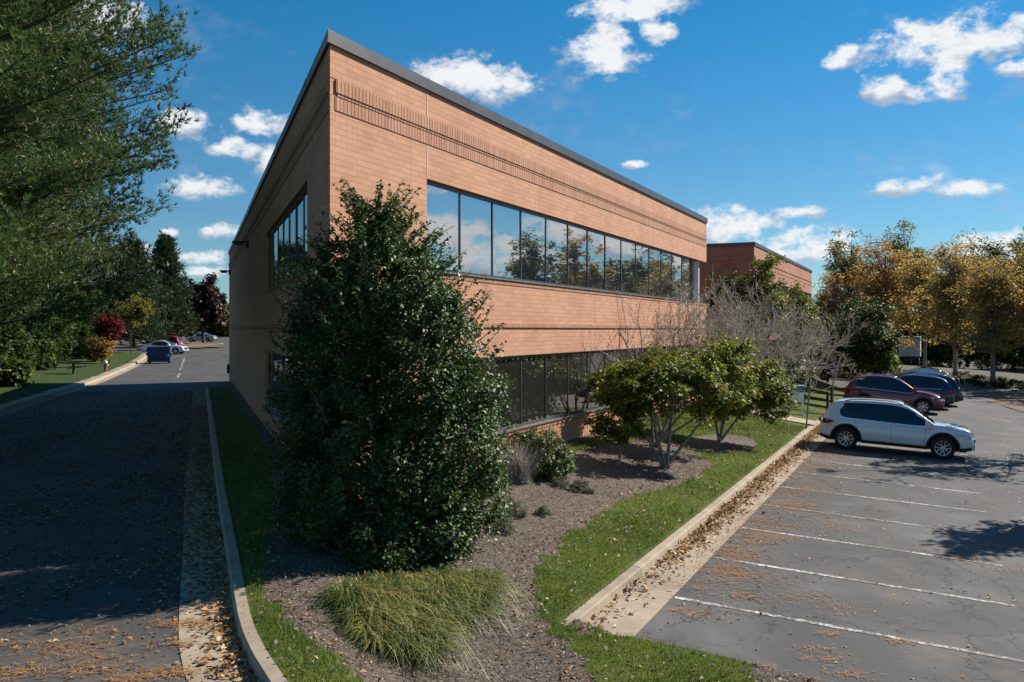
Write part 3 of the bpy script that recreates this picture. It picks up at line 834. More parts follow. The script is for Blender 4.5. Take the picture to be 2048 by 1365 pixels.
window_band(bR, C0, U, V, S0, S1R, 14, LS, LH, M['glass_low'], 'long lower ribbon window, dark glass with blinds')
window_band(bR, C0, W, NW, S0, S1L, 7, US, UH, M['glass_up'], 'upper window of the shaded side wall')
window_band(bR, C0, W, NW, S0, S1L, 7, LS, LH, M['glass_low'], 'lower window of the shaded side wall')
# recessed glass behind the corner column
gc = MB(); O2 = C0+S1R*U-.12*V
gc.face([O2+zc3*US, O2+.9*U-.9*V+zc3*US, O2+.9*U-.9*V+zc3*UH, O2+zc3*UH]); O3 = O2+.9*U-.9*V
gc.face([O3+zc3*US, O3+1.35*U-1.2*V+zc3*US, O3+1.35*U-1.2*V+zc3*UH, O3+zc3*UH])
gc.build('pane', M['glass_up'], bR)
cl = MB(); cl.lathe([(.001, US-.03), (.21, US-.03), (.21, UH+.01), (.001, UH+.01)], 28, tuple(C0+(RL-.42)*U-.42*V)); cl.build('column', M['column'], bR, smooth=False)
fl = MB(); fl.face([p+zc3*(US-.028) for p in (C0+S1R*U, Rend, Rend-2.2*V, C0+S1R*U-2.2*V)]); fl.build('ledge', M['sillm'], bR); fl = MB(); fl.face([p+zc3*(UH-.002) for p in (C0+S1R*U-.33*V, Rend-.33*U-.33*V, Rend-.33*U-2.2*V, C0+S1R*U-2.2*V)]); fl.build('soffit', M['sillm'], bR)
ub = MB(); fbox(ub, C0, U, V, 8.9, 9.02, .003, .05, .28, .42); ub.build('outlet_box', M['box'], bR)
ub = MB(); fbox(ub, C0, W, NW, 42.2, 42.7, .003, .14, .3, .85); ub.build('meter_box', M['darkmetal'], bR)
dp = MB(); dp.tube([C0+9.0*U+.05*V+zc3*-.3, C0+9.0*U+.05*V+zc3*(LS-.14)], .02, 8); dp.build('wall_shadow_line', M['frame'], bR)  # dark tube standing in for a shadow line on the wall
for s, z in ((22.5, 6.30), (40.6, 6.28)):
    fx = MB(); fbox(fx, C0, W, NW, s-.16, s+.16, .003, .12, z-.12, z+.14)
    fbox(fx, C0, W, NW, s-.2, s+.2, .12, .62, z+.06, z+.12)
    o_ = fx.build('wall_lamp', M['darkmetal'], bR, bevel=.01)
    h = MB(); fbox(h, C0, W, NW, s-.15, s+.15, .2, .55, z-.03, z+.06); h.build('lamp_head', M['frame'], o_)
# ---- second wing
C2 = C0+38.1*U
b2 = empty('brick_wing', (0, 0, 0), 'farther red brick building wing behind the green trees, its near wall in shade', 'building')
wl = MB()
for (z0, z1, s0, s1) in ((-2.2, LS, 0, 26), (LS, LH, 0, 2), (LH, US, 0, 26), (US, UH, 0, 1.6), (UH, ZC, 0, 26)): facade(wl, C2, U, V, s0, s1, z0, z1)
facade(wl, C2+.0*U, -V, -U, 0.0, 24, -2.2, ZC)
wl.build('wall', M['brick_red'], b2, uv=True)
cp = MB(); fbox(cp, C2, U, V, -.03, 26.05, -.3, .05, ZC+.001, ZT); fbox(cp, C2, -V, -U, .0, 24, -.3, .046, ZC+.002, ZT-.004); cp.build('coping', M['coping'], b2)
bd = MB()
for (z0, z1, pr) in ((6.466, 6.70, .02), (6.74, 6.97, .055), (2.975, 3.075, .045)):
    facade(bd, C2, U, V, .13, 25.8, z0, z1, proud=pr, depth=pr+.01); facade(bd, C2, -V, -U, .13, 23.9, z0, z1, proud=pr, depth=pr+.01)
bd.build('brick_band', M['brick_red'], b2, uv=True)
rv = MB(); reveals(C2, U, V, 1.6, 26, US, UH); reveals(C2, U, V, 2.0, 23.8, LS, LH); rv.build('window_reveal', M['brick_red'], b2, uv=True)
window_band(b2, C2, U, V, 1.6, 23.8, 14, US, UH, M['glass_up'])
window_band(b2, C2, U, V, 2.0, 23.8, 14, LS, LH, M['glass_low'])
rf = MB(); rf.face([p+zc3*7.35 for p in (C2, C2+26*U, C2+26*U-24*V, C2-24*V)]); rf.build('roof', M['darkmetal'], b2)
cl = MB(); cl.lathe([(.001, US), (.3, US), (.3, UH+.01), (.001, UH+.01)], 24, tuple(C2+25.5*U-.45*V)); cl.build('column', M['column'], b2)
# ================================================================ vegetation
def unit(v): return v/(np.linalg.norm(v, axis=-1, keepdims=True)+1e-9)
def leaf_quads(pos, size, nrm, tan, aspect=.5, fold=.25, wmid=.5):
    """one folded quad per leaf"""
    n = len(pos); size = np.asarray(size).reshape(-1, 1)*np.ones((n, 1))
    tan = unit(tan-nrm*np.sum(tan*nrm, -1, keepdims=True)); bi = np.cross(nrm, tan)
    w = size*aspect/2
    a = pos; b = pos+tan*size*wmid+bi*w+nrm*w*fold*2; c = pos+tan*size; d = pos+tan*size*wmid-bi*w+nrm*w*fold*2
    v = np.stack([a, b, c, d], 1).reshape(-1, 3)
    return v, np.arange(4*n).reshape(n, 4)
def scatter_leaves(name, pos, size, mat, parent=None, up=.6, out=None, outk=.4, aspect=.5, fold=.25, rnd=None, flat=False):
    n = len(pos)
    nr = rng.normal(size=(n, 3))*(.25 if flat else .7); nr[:, 2] = np.abs(nr[:, 2])+up
    if out is not None: nr += out*outk
    nr = unit(nr); tn = rng.normal(size=(n, 3))
    if out is not None: tn += out*.8
    sz = size*rng.uniform(.65, 1.25, n)
    v, f = leaf_quads(pos, sz, nr, tn, aspect, fold)
    return npmesh(name, v, f, mat, parent, attr=rng.random(n) if rnd is None else rnd)

class Tubes:
    def __init__(s): s.v = []; s.f = []; s.n = 0
    def add(s, P, rad, k=5):
        P = np.asarray(P, float); rad = np.asarray(rad, float); m = len(P)
        d = np.gradient(P, axis=0); d = unit(d)
        ref = np.array([.3, .17, .94]); 
        if abs(d[0]@ref) > .92: ref = np.array([.9, .1, .2])
        a = unit(np.cross(d, ref)); b = np.cross(d, a)
        th = np.arange(k)*2*math.pi/k
        ring = P[:, None, :]+rad[:, None, None]*(np.cos(th)[None, :, None]*a[:, None, :]+np.sin(th)[None, :, None]*b[:, None, :])
        s.v.append(ring.reshape(-1, 3))
        i = np.arange(m-1)[:, None]*k; j = np.arange(k)[None, :]; j2 = (j+1) % k
        q = np.stack([i+j, i+j2, i+k+j2, i+k+j], -1).reshape(-1, 4)+s.n
        s.f.append(q); s.n += m*k
    def build(s, name, mat, parent=None):
        return npmesh(name, np.concatenate(s.v), np.concatenate(s.f), mat, parent, smooth=True)

def bez(p0, p1, p2, n):
    t = np.linspace(0, 1, n)[:, None]
    return (1-t)**2*p0+2*t*(1-t)*p1+t*t*p2
def sample_ell(E, n, shell=.55, lobe=.16):
    """clump centres spread through a union of ellipsoids, ragged outline"""
    vol = np.array([r[0]*r[1]+r[1]*r[2]+r[0]*r[2] for c, r in E]); k = rng.choice(len(E), n, p=vol/vol.sum())
    C = np.array([c for c, r in E])[k]; Rr = np.array([r for c, r in E])[k]
    d = unit(rng.normal(size=(n, 3)))
    rad = shell+(1-shell)*rng.random(n)**.6
    rad = rad*(1+lobe*rng.normal(size=n)*.6)
    return C+d*Rr*rad[:, None], d
def tree(name, label, cat, base, E, nclump, per, lsize, mat, bark, group=None, cr=.35, tr=.12, stems=None, shell=.5, up=.5, aspect=.55, lobe=.18, limbs=True, part='crown', flatten=.7, leaf_tone=True, trunk_to=None):
    lobe = lobe*1.25 if nclump > 120 else lobe
    base = np.array(base, float)
    root = empty(name, tuple(base), label, cat, group)
    cc, dd = sample_ell(E, nclump, shell, lobe)
    cc = cc[cc[:, 2] > base[2]+(.1 if cr > .2 else .01)]; n = len(cc)
    out = unit(cc-np.array([c for c, r in E]).mean(0))
    per_ = rng.poisson(per, n)
    idx = np.repeat(np.arange(n), per_)
    g_ = rng.normal(size=(len(idx), 3)); g_ = unit(g_)*(rng.random((len(idx), 1))**.5)
    crs = cr*rng.uniform(.6, 1.35, n)
    off = g_*crs[idx][:, None]; off[:, 2] *= flatten
    pos = cc[idx]+off
    tone = np.clip(rng.normal(.45, .16, n)[idx]+rng.normal(0, .17, len(idx)), 0, 1) if leaf_tone else None
    sp = rng.random(len(idx)) < .012; 
    if tone is not None: tone[sp] = .98
    T = Tubes()
    top = np.array([c for c, r in E]).mean(0); hi = max(c[2]+r[2] for c, r in E)
    if stems is None:
        tt = np.array([top[0], top[1], base[2]+(hi-base[2])*.86]) if trunk_to is None else np.array(trunk_to)
        mid = (base+tt)/2+np.array([rng.normal(0, .02), rng.normal(0, .02), 0])*(hi-base[2])
        stems = [bez(base, mid, tt, 12)]
    for S in stems:
        S = np.asarray(S, float); m = len(S)
        r0 = tr*np.linspace(1, .3, m); r0[0] *= 1.35
        T.add(S, r0, 8)
    if limbs:
        allS = np.concatenate([np.asarray(S, float)[2:] for S in stems])
        for i in range(n):
            h = np.linalg.norm(allS-(cc[i]-np.array([0, 0, .35*(cc[i][2]-base[2])*.6])), axis=1)
            s0 = allS[np.argmin(h)]
            L_ = np.linalg.norm(cc[i]-s0)
            m_ = (s0+cc[i])/2+rng.normal(0, .07, 3)*L_+np.array([0, 0, -.05*L_])
            r_ = tr*.30*min(1, L_/2+.15)
            T.add(bez(s0, m_, cc[i], 5), np.linspace(r_, r_*.25, 5), 4)
    o = T.build('trunk', bark, root); 
    c_ = scatter_leaves(part, pos, lsize, mat, root, up=up, out=out[idx], aspect=aspect, rnd=tone)
    for q in (o, c_): q.location = tuple(-base)
    return root
def pz(px, py, Z): return np.array([(px-1024)/F*Z, Z, CAMZ-(py-660)/F*Z])
def pe(px, py, rx, ry, Z, rd=None, dZ=0):
    """ellipsoid of a crown standing Z metres off"""
    k = Z/F
    return (pz(px, py, Z)+np.array([0, dZ, 0]), np.array([rx*k, rd if rd else (rx*k+ry*k)/2*.9, ry*k]))
def gz(x, y):
    a, b = ab(x, y)
    if b > 4.6: return float(zlot(min(b, 14)))
    if b > 0 and a > -2: return float(zisl(x, y))
    return float(zroad(x, y))+.14

# ---------------------------------------------------------------- big holly at the corner
def holly():
    Zc = 13.5; X0 = (776-1024)/F*Zc; base = np.array([X0, Zc, float(zisl(X0, Zc))])
    hz = [-.65, -.45, .1, .81, 1.55, 2.27, 3.0, 3.66, 4.1, 4.5, 4.92]
    hw = [1.2, 1.45, 1.72, 1.71, 1.63, 1.57, 1.42, 1.12, .74, .32, .06]
    root = empty('holly_tree', tuple(base), 'large dense glossy dark green holly standing in front of the sharp brick corner', 'holly')
    n = 1750
    z = rng.uniform(-.35, 4.75, n*3); w = np.interp(z, hz, hw)
    keep = rng.random(len(z)) < w/1.75; z = z[keep][:n]; w = w[keep][:n]; n = len(z)
    ph = rng.uniform(0, 2*math.pi, n)
    rr_ = w*(.93+.10*np.sin(3*ph+z*1.3)+.08*np.sin(7*ph+4*z))*(1-.55*rng.random(n)**1.6)
    cc = np.stack([X0-.17*np.clip((z-2.6)/2., 0, 1.2)+rr_*np.cos(ph), Zc+rr_*np.sin(ph)*.92, z], -1)
    out = np.stack([np.cos(ph), np.sin(ph), .45+.0*z], -1); out = unit(out)
    idx = np.repeat(np.arange(n), 66)
    g_ = unit(rng.normal(size=(len(idx), 3)))*(rng.random((len(idx), 1))**.45)*(.17*rng.uniform(.6, 1.3, n)[idx][:, None])
    pos = [cc[idx]+g_]; on = [out[idx]]
    tone = [np.clip(rng.normal(.42, .13, n)[idx]+rng.normal(0, .16, len(idx)), 0, .9)]
    # upright sprays of leaves that break the outline
    T = Tubes(); S = 420
    zs = rng.uniform(.0, 4.8, S); zs[:130] = rng.uniform(3.3, 4.7, 130); w = np.interp(zs, hz, hw); ph = rng.uniform(0, 2*math.pi, S)
    for i in range(S):
        p0 = np.array([X0-.17*min(1.2, max(0, (zs[i]-2.6)/2.))+w[i]*.93*math.cos(ph[i]), Zc+w[i]*.9*math.sin(ph[i]), zs[i]])
        if i < 14:
            ph_ = i*1.7; p0 = np.array([X0-.24+.3*math.cos(ph_)*(.4+.05*i), Zc+.25*math.sin(ph_), 4.15+.025*i]); L_ = rng.uniform(.5, .85)-.02*i; d = unit(np.array([math.cos(ph_)*.22, math.sin(ph_)*.2, 1.]))
        else:
            L_ = rng.uniform(.2, .6); d = unit(np.array([math.cos(ph[i])*.8, math.sin(ph[i])*.8, rng.uniform(.3, 1.3)]))
        p2 = p0+d*L_+np.array([0, 0, .1*L_]); P = bez(p0, (p0+p2)/2+rng.normal(0, .02, 3), p2, 6)
        T.add(P, np.linspace(.008, .003, 6), 4)
        m = int(L_/.022); tt = rng.random(m)
        q = np.array([P[int(t_*4.99)]+(P[int(t_*4.99)+1]-P[int(t_*4.99)])*(t_*4.99 % 1) for t_ in tt])
        sd_ = unit(rng.normal(size=(m, 3)))
        pos.append(q+sd_*.012); on.append(unit(sd_+d*.8)); tone.append(np.clip(rng.normal(.5, .2, m), 0, .93))
    # odd yellow leaves
    pos = np.concatenate(pos); on = np.concatenate(on); tone = np.concatenate(tone); tone[rng.random(len(tone)) < .0015] = 1.
    # trunk and inner boughs
    for k in range(3):
        b0 = base+np.array([.12*math.cos(k*2.1), .12*math.sin(k*2.1), 0]); tp = np.array([X0-.1+.2*math.cos(k*2.1), Zc+.2*math.sin(k*2.1), 4.4-.5*k])
        T.add(bez(b0, (b0+tp)/2+rng.normal(0, .1, 3), tp, 10), np.linspace(.09, .02, 10), 7)
    for i in range(0, len(cc), 4):
        s0 = np.array([X0, Zc, max(base[2]+.2, cc[i][2]-.7)]); T.add(bez(s0, (s0+cc[i])/2+np.array([0, 0, -.05]), cc[i], 4), np.linspace(.018, .006, 4), 4)
    o = T.build('trunk', M['barkdark'], root)
    c_ = scatter_leaves('foliage', pos, .07, M['holly'], root, up=.35, out=on, outk=.7, aspect=.58, fold=.3, rnd=tone)
    for q in (o, c_): q.location = tuple(-base)
holly()

# ---------------------------------------------------------------- small evergreen trees on the mulch
def stems_from(base, tips, n=10, bow=.12):
    out = []
    for tp in tips:
        tp = np.array(tp); m_ = (base+tp)/2+np.array([rng.normal(0, bow), rng.normal(0, bow), -.1])
        out.append(bez(base+rng.normal(0, .04, 3)*np.array([1, 1, 0]), m_, tp, n))
    return out
b1 = pix(1332, 937, zisl); Z1 = b1[1]
tree('evergreen_tree', 'small evergreen tree with a single pale trunk nearest the parking lot kerb', 'tree', b1,
     [pe(1290, 770, 92, 50, Z1, .9), pe(1370, 762, 75, 52, Z1+.4, .9), pe(1245, 800, 62, 34, Z1-.1, .6), pe(1430, 800, 55, 45, Z1+.3, .7)], 215, 60, .125, M['magnolia'], M['barkpale'], cr=.23, tr=.05,
     stems=stems_from(b1, [pz(1296, 800, Z1+.1), pz(1352, 770, Z1+.2), pz(1438, 800, Z1+.2), pz(1255, 800, Z1-.1)]), shell=.12, lobe=.34, group='small evergreen trees in the front bed')
b2_ = pix(1308, 892, zisl); Z2 = b2_[1]
tree('evergreen_tree', 'multi stemmed small evergreen tree standing just behind the single trunk one', 'tree', b2_,
     [pe(1420, 745, 90, 55, Z2, .9), pe(1340, 740, 80, 38, Z2+.3, .8), pe(1230, 770, 60, 36, Z2, .7), pe(1465, 700, 45, 26, Z2+.3, .6)], 200, 60, .125, M['magnolia'], M['barkpale'], cr=.27, tr=.048,
     stems=stems_from(b2_, [pz(1405, 780, Z2), pz(1300, 760, Z2+.1), pz(1350, 760, Z2+.3), pz(1460, 790, Z2-.2)]), shell=.12, lobe=.34, group='small evergreen trees in the front bed')
b3 = pix(1440, 882, zisl); Z3 = b3[1]
tree('evergreen_tree', 'small evergreen tree in its own round mulch bed, nearest the sign', 'tree', b3,
     [pe(1500, 760, 72, 52, Z3, 1.), pe(1440, 730, 70, 40, Z3+.4, .9), pe(1535, 800, 42, 38, Z3, .7), pe(1455, 820, 40, 28, Z3-.2, .6)], 200, 60, .13, M['magnolia'], M['barkpale'], cr=.29, tr=.05,
     stems=stems_from(b3, [pz(1425, 800, Z3), pz(1450, 780, Z3+.2), pz(1500, 790, Z3), pz(1470, 760, Z3+.3)]), shell=.12, lobe=.34, group='small evergreen trees in the front bed')
b0 = pix(1241, 932, zisl); Z0 = b0[1]
tree('evergreen_sapling', 'thin two stemmed evergreen sapling left of the single trunk tree', 'tree', b0,
     [pe(1232, 850, 58, 34, Z0, .5), pe(1262, 800, 42, 36, Z0, .5)], 75, 55, .11, M['magnolia'], M['barkpale'], cr=.19, tr=.028,
     stems=stems_from(b0, [pz(1238, 810, Z0), pz(1272, 790, Z0)], bow=.05), shell=.2)

# ---------------------------------------------------------------- bare crape myrtles
def myrtle(base, H, spread, label, leaves=80, seed=0, stems=6, lean=(0, 0), depth=5, mr=.0042):
    r_ = np.random.default_rng(seed); base = np.array(base, float)
    root = empty('bare_tree', tuple(base), label, 'tree', 'bare multi stemmed trees along the front wall')
    T = Tubes(); tips = []
    def grow(p, d, L_, rad, lv):
        n = 4; P = [p]
        for _ in range(n):
            d = unit(d+r_.normal(0, .11, 3)+np.array([0, 0, .03])); P.append(P[-1]+d*L_/n)
        P = np.array(P); T.add(P, np.linspace(rad, rad*.62, n+1), 6 if rad > .02 else (4 if rad > .006 else 3))
        if lv == 0: tips.append(P[-1]); return
        nb = 3
        for k in range(nb):
            q = P[r_.integers(2, n+1)] if k else P[-1]
            dd = unit(d+unit(r_.normal(size=3))*(.85 if k else .4)+np.array([0, 0, .06]))
            grow(q, dd, L_*r_.uniform(.5, .82), max(mr, rad*(.5 if k else .66)), lv-1)
    for s in range(stems):
        ph = 2*math.pi*s/stems+r_.uniform(-.3, .3); o_ = spread/H*1.15
        d = unit(np.array([math.cos(ph)*o_*r_.uniform(.5, 1.1)+lean[0], math.sin(ph)*o_*r_.uniform(.5, 1.1)+lean[1], 1.]))
        grow(base+np.array([math.cos(ph)*.1, math.sin(ph)*.1, 0]), d, H*.38*r_.uniform(.85, 1.15), .04, depth)
    o = T.build('trunk', M['twig'], root); o.location = tuple(-base)
    tips = np.array(tips)[r_.choice(len(tips), min(leaves, len(tips)), replace=False)]
    c_ = scatter_leaves('dry_leaf_tuft', tips+r_.normal(0, .04, tips.shape), .075, M['olive'], root, up=.2); c_.location = tuple(-base); c_['kind'] = 'stuff'
for i, (a_, b_, H, sp_, lb, lv, ln) in enumerate([(15.0, 1.35, 5.2, 1.9, 'bare leafless tree closest to the camera against the brick wall', 260, (-.1, 0)),
        (20.5, 2.0, 4.9, 1.9, 'bare leafless tree behind the evergreen trees near the white corner column', 500, (0, 0)),
        (26.0, 2.6, 4.5, 2.1, 'bare grey tree with wide crown between the two buildings', 700, (0, 0)),
        (31.5, 3.2, 4.2, 2.5, 'bare grey tree with wide crown above the black rail fence', 700, (.15, 0)), (23.5, .8, 4.6, 1.6, 'bare tree close to the wall under the corner column', 300, (0, 0))]):
    p = pt(a_, b_); p[2] = float(zisl(p[0], p[1])); myrtle(p, H, sp_, lb, lv, 40+i, 6 if i else 5, ln, 5 if i else 4, (.006, .008, .008, .009, .008)[i])

# ---------------------------------------------------------------- shrubs
def shrub(name, label, cat, base, E, ncl, per, ls, mat, group=None, cr=.14, bark=None, up=.4, aspect=.5, shell=.55):
    return tree(name, label, cat, base, E, ncl, per, ls, mat, bark or M['barkdark'], group, cr=cr, tr=.02, shell=shell, up=up, aspect=aspect, part='foliage', lobe=.12)
q = pix(1078, 962, zisl); Z = q[1]+.55
shrub('evergreen_shrub', 'rounded green shrub against the brick wall beside the holly', 'shrub', (q[0], Z, q[2]), [pe(1080, 912, 60, 52, Z, .7), pe(1045, 900, 42, 42, Z+.1, .5), pe(1115, 925, 32, 32, Z, .45)], 330, 46, .066, M['shrub'], cr=.13, aspect=.4)
q = pix(1035, 968, zisl); Z = q[1]+.15
r0 = empty('dry_shrub', (q[0], Z, q[2]), 'brown bare twiggy shrub between the holly and the rounded green shrub', 'shrub')
T = Tubes()
for k in range(420):
    ph = rng.uniform(0, 6.28); o_ = rng.uniform(0, .75); d = unit(np.array([math.cos(ph)*o_, math.sin(ph)*o_*.7, 1])); L_ = rng.uniform(.35, .85)
    p0 = np.array([q[0]+rng.normal(0, .12), Z+rng.normal(0, .08), q[2]]); T.add(bez(p0, p0+d*L_*.5+rng.normal(0, .04, 3), p0+d*L_+np.array([math.cos(ph)*.1, math.sin(ph)*.1, 0]), 5), np.linspace(.006, .002, 5), 3)
o = T.build('stem', M['twig'], r0); o.location = (-q[0], -Z, -q[2]); o['kind'] = 'stuff'
for i, (x, y, rx, ry, lb) in enumerate([(1121, 968, 17, 13, 'small grey green juniper tuft touching the larger one under the evergreen sapling'), (1160, 975, 19, 16, 'larger grey green juniper tuft on the mulch left of the sapling stems'), (1177, 985, 8, 6, 'tiny juniper tuft at the foot of the larger juniper tuft'),
        (1030, 1022, 24, 22, 'grey green juniper mound on the mulch beside the holly'), (1088, 1026, 13, 13, 'lone small juniper tuft in the open mulch'), (1008, 1056, 22, 22, 'grey green juniper mound touching the right side of the holly')]):
    q = pix(x, y+ry*.6, zisl); Z = q[1]+.1
    shrub('juniper_shrub', lb, 'shrub', (q[0], Z, q[2]), [pe(x, y, rx, ry, Z, rx*Z/F)], 34+int(rx), 60, .034, M['juniper'], 'juniper tufts on the mulch', cr=.06, up=.1, aspect=.28)
# liriope clump in front of the holly
lp = [tuple(pix(x, y, zisl)[:2]) for x, y in ((684, 1200), (760, 1172), (880, 1165), (985, 1165), (975, 1205), (930, 1245), (880, 1270), (868, 1320), (800, 1318), (735, 1290), (700, 1240))]
lx = [p[0] for p in lp]; ly = [p[1] for p in lp]
cx = rng.uniform(min(lx), max(lx), 2600); cy = rng.uniform(min(ly), max(ly), 2600); k = inpoly(cx, cy, lp); cx, cy = cx[k], cy[k]
sel = []
for i in range(len(cx)):
    if all((cx[i]-cx[j])**2+(cy[i]-cy[j])**2 > .155**2 for j in sel): sel.append(i)
    if len(sel) > 150: break
cx, cy = cx[sel], cy[sel]
def blades(cx, cy, nper, L0, w0, spread, zf):
    n = len(cx)*nper; ix = np.repeat(np.arange(len(cx)), nper)
    ph = rng.uniform(0, 2*math.pi, n); L_ = L0*rng.uniform(.5, 1.2, n)*rng.uniform(.7, 1.2, len(cx))[ix]; o_ = rng.uniform(.2, spread, n)
    dx = np.cos(ph); dy = np.sin(ph); z = zf(cx, cy)[ix]-.01
    b = np.stack([cx[ix]+dx*rng.uniform(0, .05, n), cy[ix]+dy*rng.uniform(0, .05, n), z], -1); side = np.stack([-dy, dx, 0*dx], -1)*w0/2
    p1 = b+np.stack([dx*L_*.35*o_, dy*L_*.35*o_, L_*.6], -1); p2 = b+np.stack([dx*L_*.85*o_, dy*L_*.85*o_, L_*(.85-.28*o_)], -1); p3 = b+np.stack([dx*L_*1.15*o_, dy*L_*1.15*o_, L_*(.85-.62*o_)], -1)
    v = np.stack([b-side, b+side, p1-side, p1+side, p2-side*.8, p2+side*.8, p3-side*.1, p3+side*.1], 1).reshape(-1, 3)
    f = np.array([[0, 1, 3, 2], [2, 3, 5, 4], [4, 5, 7, 6]])
    f = (np.arange(n)[:, None, None]*8+f[None]).reshape(-1, 4)
    tone = np.repeat(np.clip(rng.normal(.48, .16, len(cx))[ix]+rng.normal(0, .26, n), 0, 1), 3)
    return v, f, tone
v, f, tn_ = blades(cx, cy, 150, .30, .010, 1.9, zisl)
tag(npmesh('ground_cover', v, f, M['liriope'], attr=tn_), 'clump of arching yellow green strap leaves on the mulch in front of the holly', 'ground cover', kind='stuff')
# spiky fresh shoots along the dark verge and under the holly are left to the lawn blades

# ---------------------------------------------------------------- conifers on the left
def pine(name, label, base, H, prof, nb, mat, bark, needle=.13, nn=12, step=.17, up0=.05, seed=1, sub_k=.42, trunk_r=.28, w=.011, z0=1.5, group=None, back=.5, seg=.35, plume=.7, rep=2):
    r_ = np.random.default_rng(seed); base = np.array(base, float)
    root = empty(name, tuple(base), label, 'pine', group)
    T = Tubes(); tr_ = np.stack([base+np.array([.15*math.sin(t*2), .1*math.sin(t*3), H*t]) for t in np.linspace(0, 1, 14)])
    T.add(tr_, np.linspace(trunk_r, .03, 14), 9)
    tp, td, tt = [], [], []
    for i in range(nb):
        z = z0+(H-z0)*((i+r_.random())/nb)
        L_ = np.interp(z, prof[0], prof[1])*r_.uniform(.72, 1.06); ph = i*2.399+r_.uniform(-.3, .3)
        e = up0+.75*(z/H)**2+r_.normal(0, .06)
        p0 = base+np.array([0, 0, z]); h = np.array([math.cos(ph), math.sin(ph), 0])
        p2 = p0+h*L_*math.cos(e)+np.array([0, 0, L_*math.sin(e)+.08*L_]); p1 = p0+h*L_*.5+np.array([0, 0, L_*.5*math.sin(e)-.06*L_])
        n = max(6, int(L_/seg)); P = bez(p0, p1, p2, n); T.add(P, np.linspace(.02+.009*L_, .008, n), 5)
        tone = r_.normal(.45, .13)
        for j in range(max(1, int(n*.22)), n):
            dd = unit(P[j]-P[j-1]); rem = (n-j)/n*L_
            for sg in (-1, 1):
                sl = (sub_k*rem*.6+plume)*r_.uniform(.5, 1.1); side = np.array([-dd[1], dd[0], 0])*sg
                sd_ = unit(dd*.75+side*r_.uniform(.35, 1.)+np.array([0, 0, r_.uniform(-.35, .85)]))
                q0 = P[j-1]+(P[j]-P[j-1])*r_.random(); m = max(2, int(sl/step)); Q = q0+sd_*np.linspace(0, sl, m)[:, None]+np.array([0, 0, 1.])*(np.linspace(0, 1, m)**2*.12*sl)[:, None]
                T.add(Q[[0, -1]], [.008, .004], 3)
                for k in range(m):
                    if k < m*.25 and sl > .8: continue
                    tp.append(Q[k]+r_.normal(0, .04, 3)); td.append(unit(sd_+np.array([0, 0, .35])+r_.normal(0, .35, 3))); tt.append(tone+r_.normal(0, .1))
            if j == n-1: tp.append(P[-1]); td.append(dd); tt.append(tone)
    tp = np.array(tp); td = np.array(td); tt = np.array(tt)
    far = (tp[:, 0] < -.569*tp[:, 1]-1.5) & (r_.random(len(tp)) < .8) | (r_.random(len(tp)) < back*(tp[:, 1] > base[1]+2.5))
    tp, td, tt = tp[~far], td[~far], tt[~far]; N = len(tp)
    tp = np.repeat(tp, rep, 0); td = np.repeat(td, rep, 0); tt = np.repeat(tt, rep)
    tp = tp+r_.normal(0, needle*.55, tp.shape)*np.repeat(np.arange(N*rep) % rep > 0, 3).reshape(-1, 3); td = unit(td+r_.normal(0, .25, td.shape)); N = len(tp)
    idx = np.repeat(np.arange(N), nn); D = unit(td[idx]+rng.normal(0, .42, (len(idx), 3))); L_ = needle*rng.uniform(.75, 1.15, len(idx))[:, None]
    s_ = unit(np.cross(D, rng.normal(size=(len(idx), 3))))*w/2
    p = tp[idx]; v = np.stack([p-s_, p+s_, p+D*L_], 1).reshape(-1, 3); f = np.arange(len(idx)*3).reshape(-1, 3)
    tone = np.clip(tt[idx]+rng.normal(0, .1, len(idx)), 0, 1); tone[np.repeat(rng.random(N) < .03, nn)] = .95
    o = T.build('trunk', bark, root); c_ = npmesh('needles', v, f, mat, root, attr=tone)
    for q_ in (o, c_): q_.location = tuple(-base)
    print('PINE', name, N, len(idx))
    return root
gl = lambda x, y: float(zlawn(np.array(x), np.array(y)))
pine('pine_tree', 'tall dense green pine at the left edge, nearest the camera', (-17.4, 21.5, gl(-17.4, 21.5)), 21, ([0, 3, 5, 7.5, 11, 16, 21], [4.0, 6.6, 8.6, 9.2, 8.4, 6.0, 1.]), 560, M['needles'], M['barkdark'], needle=.17, nn=10, step=.17, seed=5, z0=2.9, w=.02, seg=.33, rep=5, group='pines along the drive')
pine('pine_tree', 'tall pine behind the nearest one, its dark boughs showing against the sky', (-21.5, 33, gl(-21.5, 33)), 22, ([0, 3, 8, 12, 17, 22], [5, 7.5, 9.2, 7.8, 5., 1.]), 340, M['needlesdark'], M['barkdark'], needle=.3, nn=9, step=.3, seed=8, z0=4.2, w=.045, group='pines along the drive')
pine('pine_tree', 'pine whose trunk stands at the left edge above the picnic table', (-27.0, 46, gl(-27, 46)), 20, ([0, 4, 8, 14, 20], [4, 6, 6.8, 5, 1.]), 170, M['needlesdark'], M['bark'], needle=.4, nn=8, step=.4, seed=9, z0=4.5, w=.07, group='pines along the drive')
pine('spruce_tree', 'pointed dark conifer at the far end of the row of pines', (-47, 122, gl(-47, 122)), 13.5, ([0, 2, 6, 10, 13.5], [3.6, 4.2, 3.2, 1.8, .3]), 120, M['needlesdark'], M['barkdark'], needle=.6, nn=7, step=.4, seed=12, z0=1.0, w=.13)
pine('spruce_tree', 'broad dark conifer behind the red shrub', (-44, 98, gl(-44, 98)), 10.5, ([0, 2, 6, 10.5], [4.2, 5.4, 4.6, .6]), 110, M['needlesdark'], M['barkdark'], needle=.55, nn=7, step=.36, seed=13, z0=1.4, w=.12)
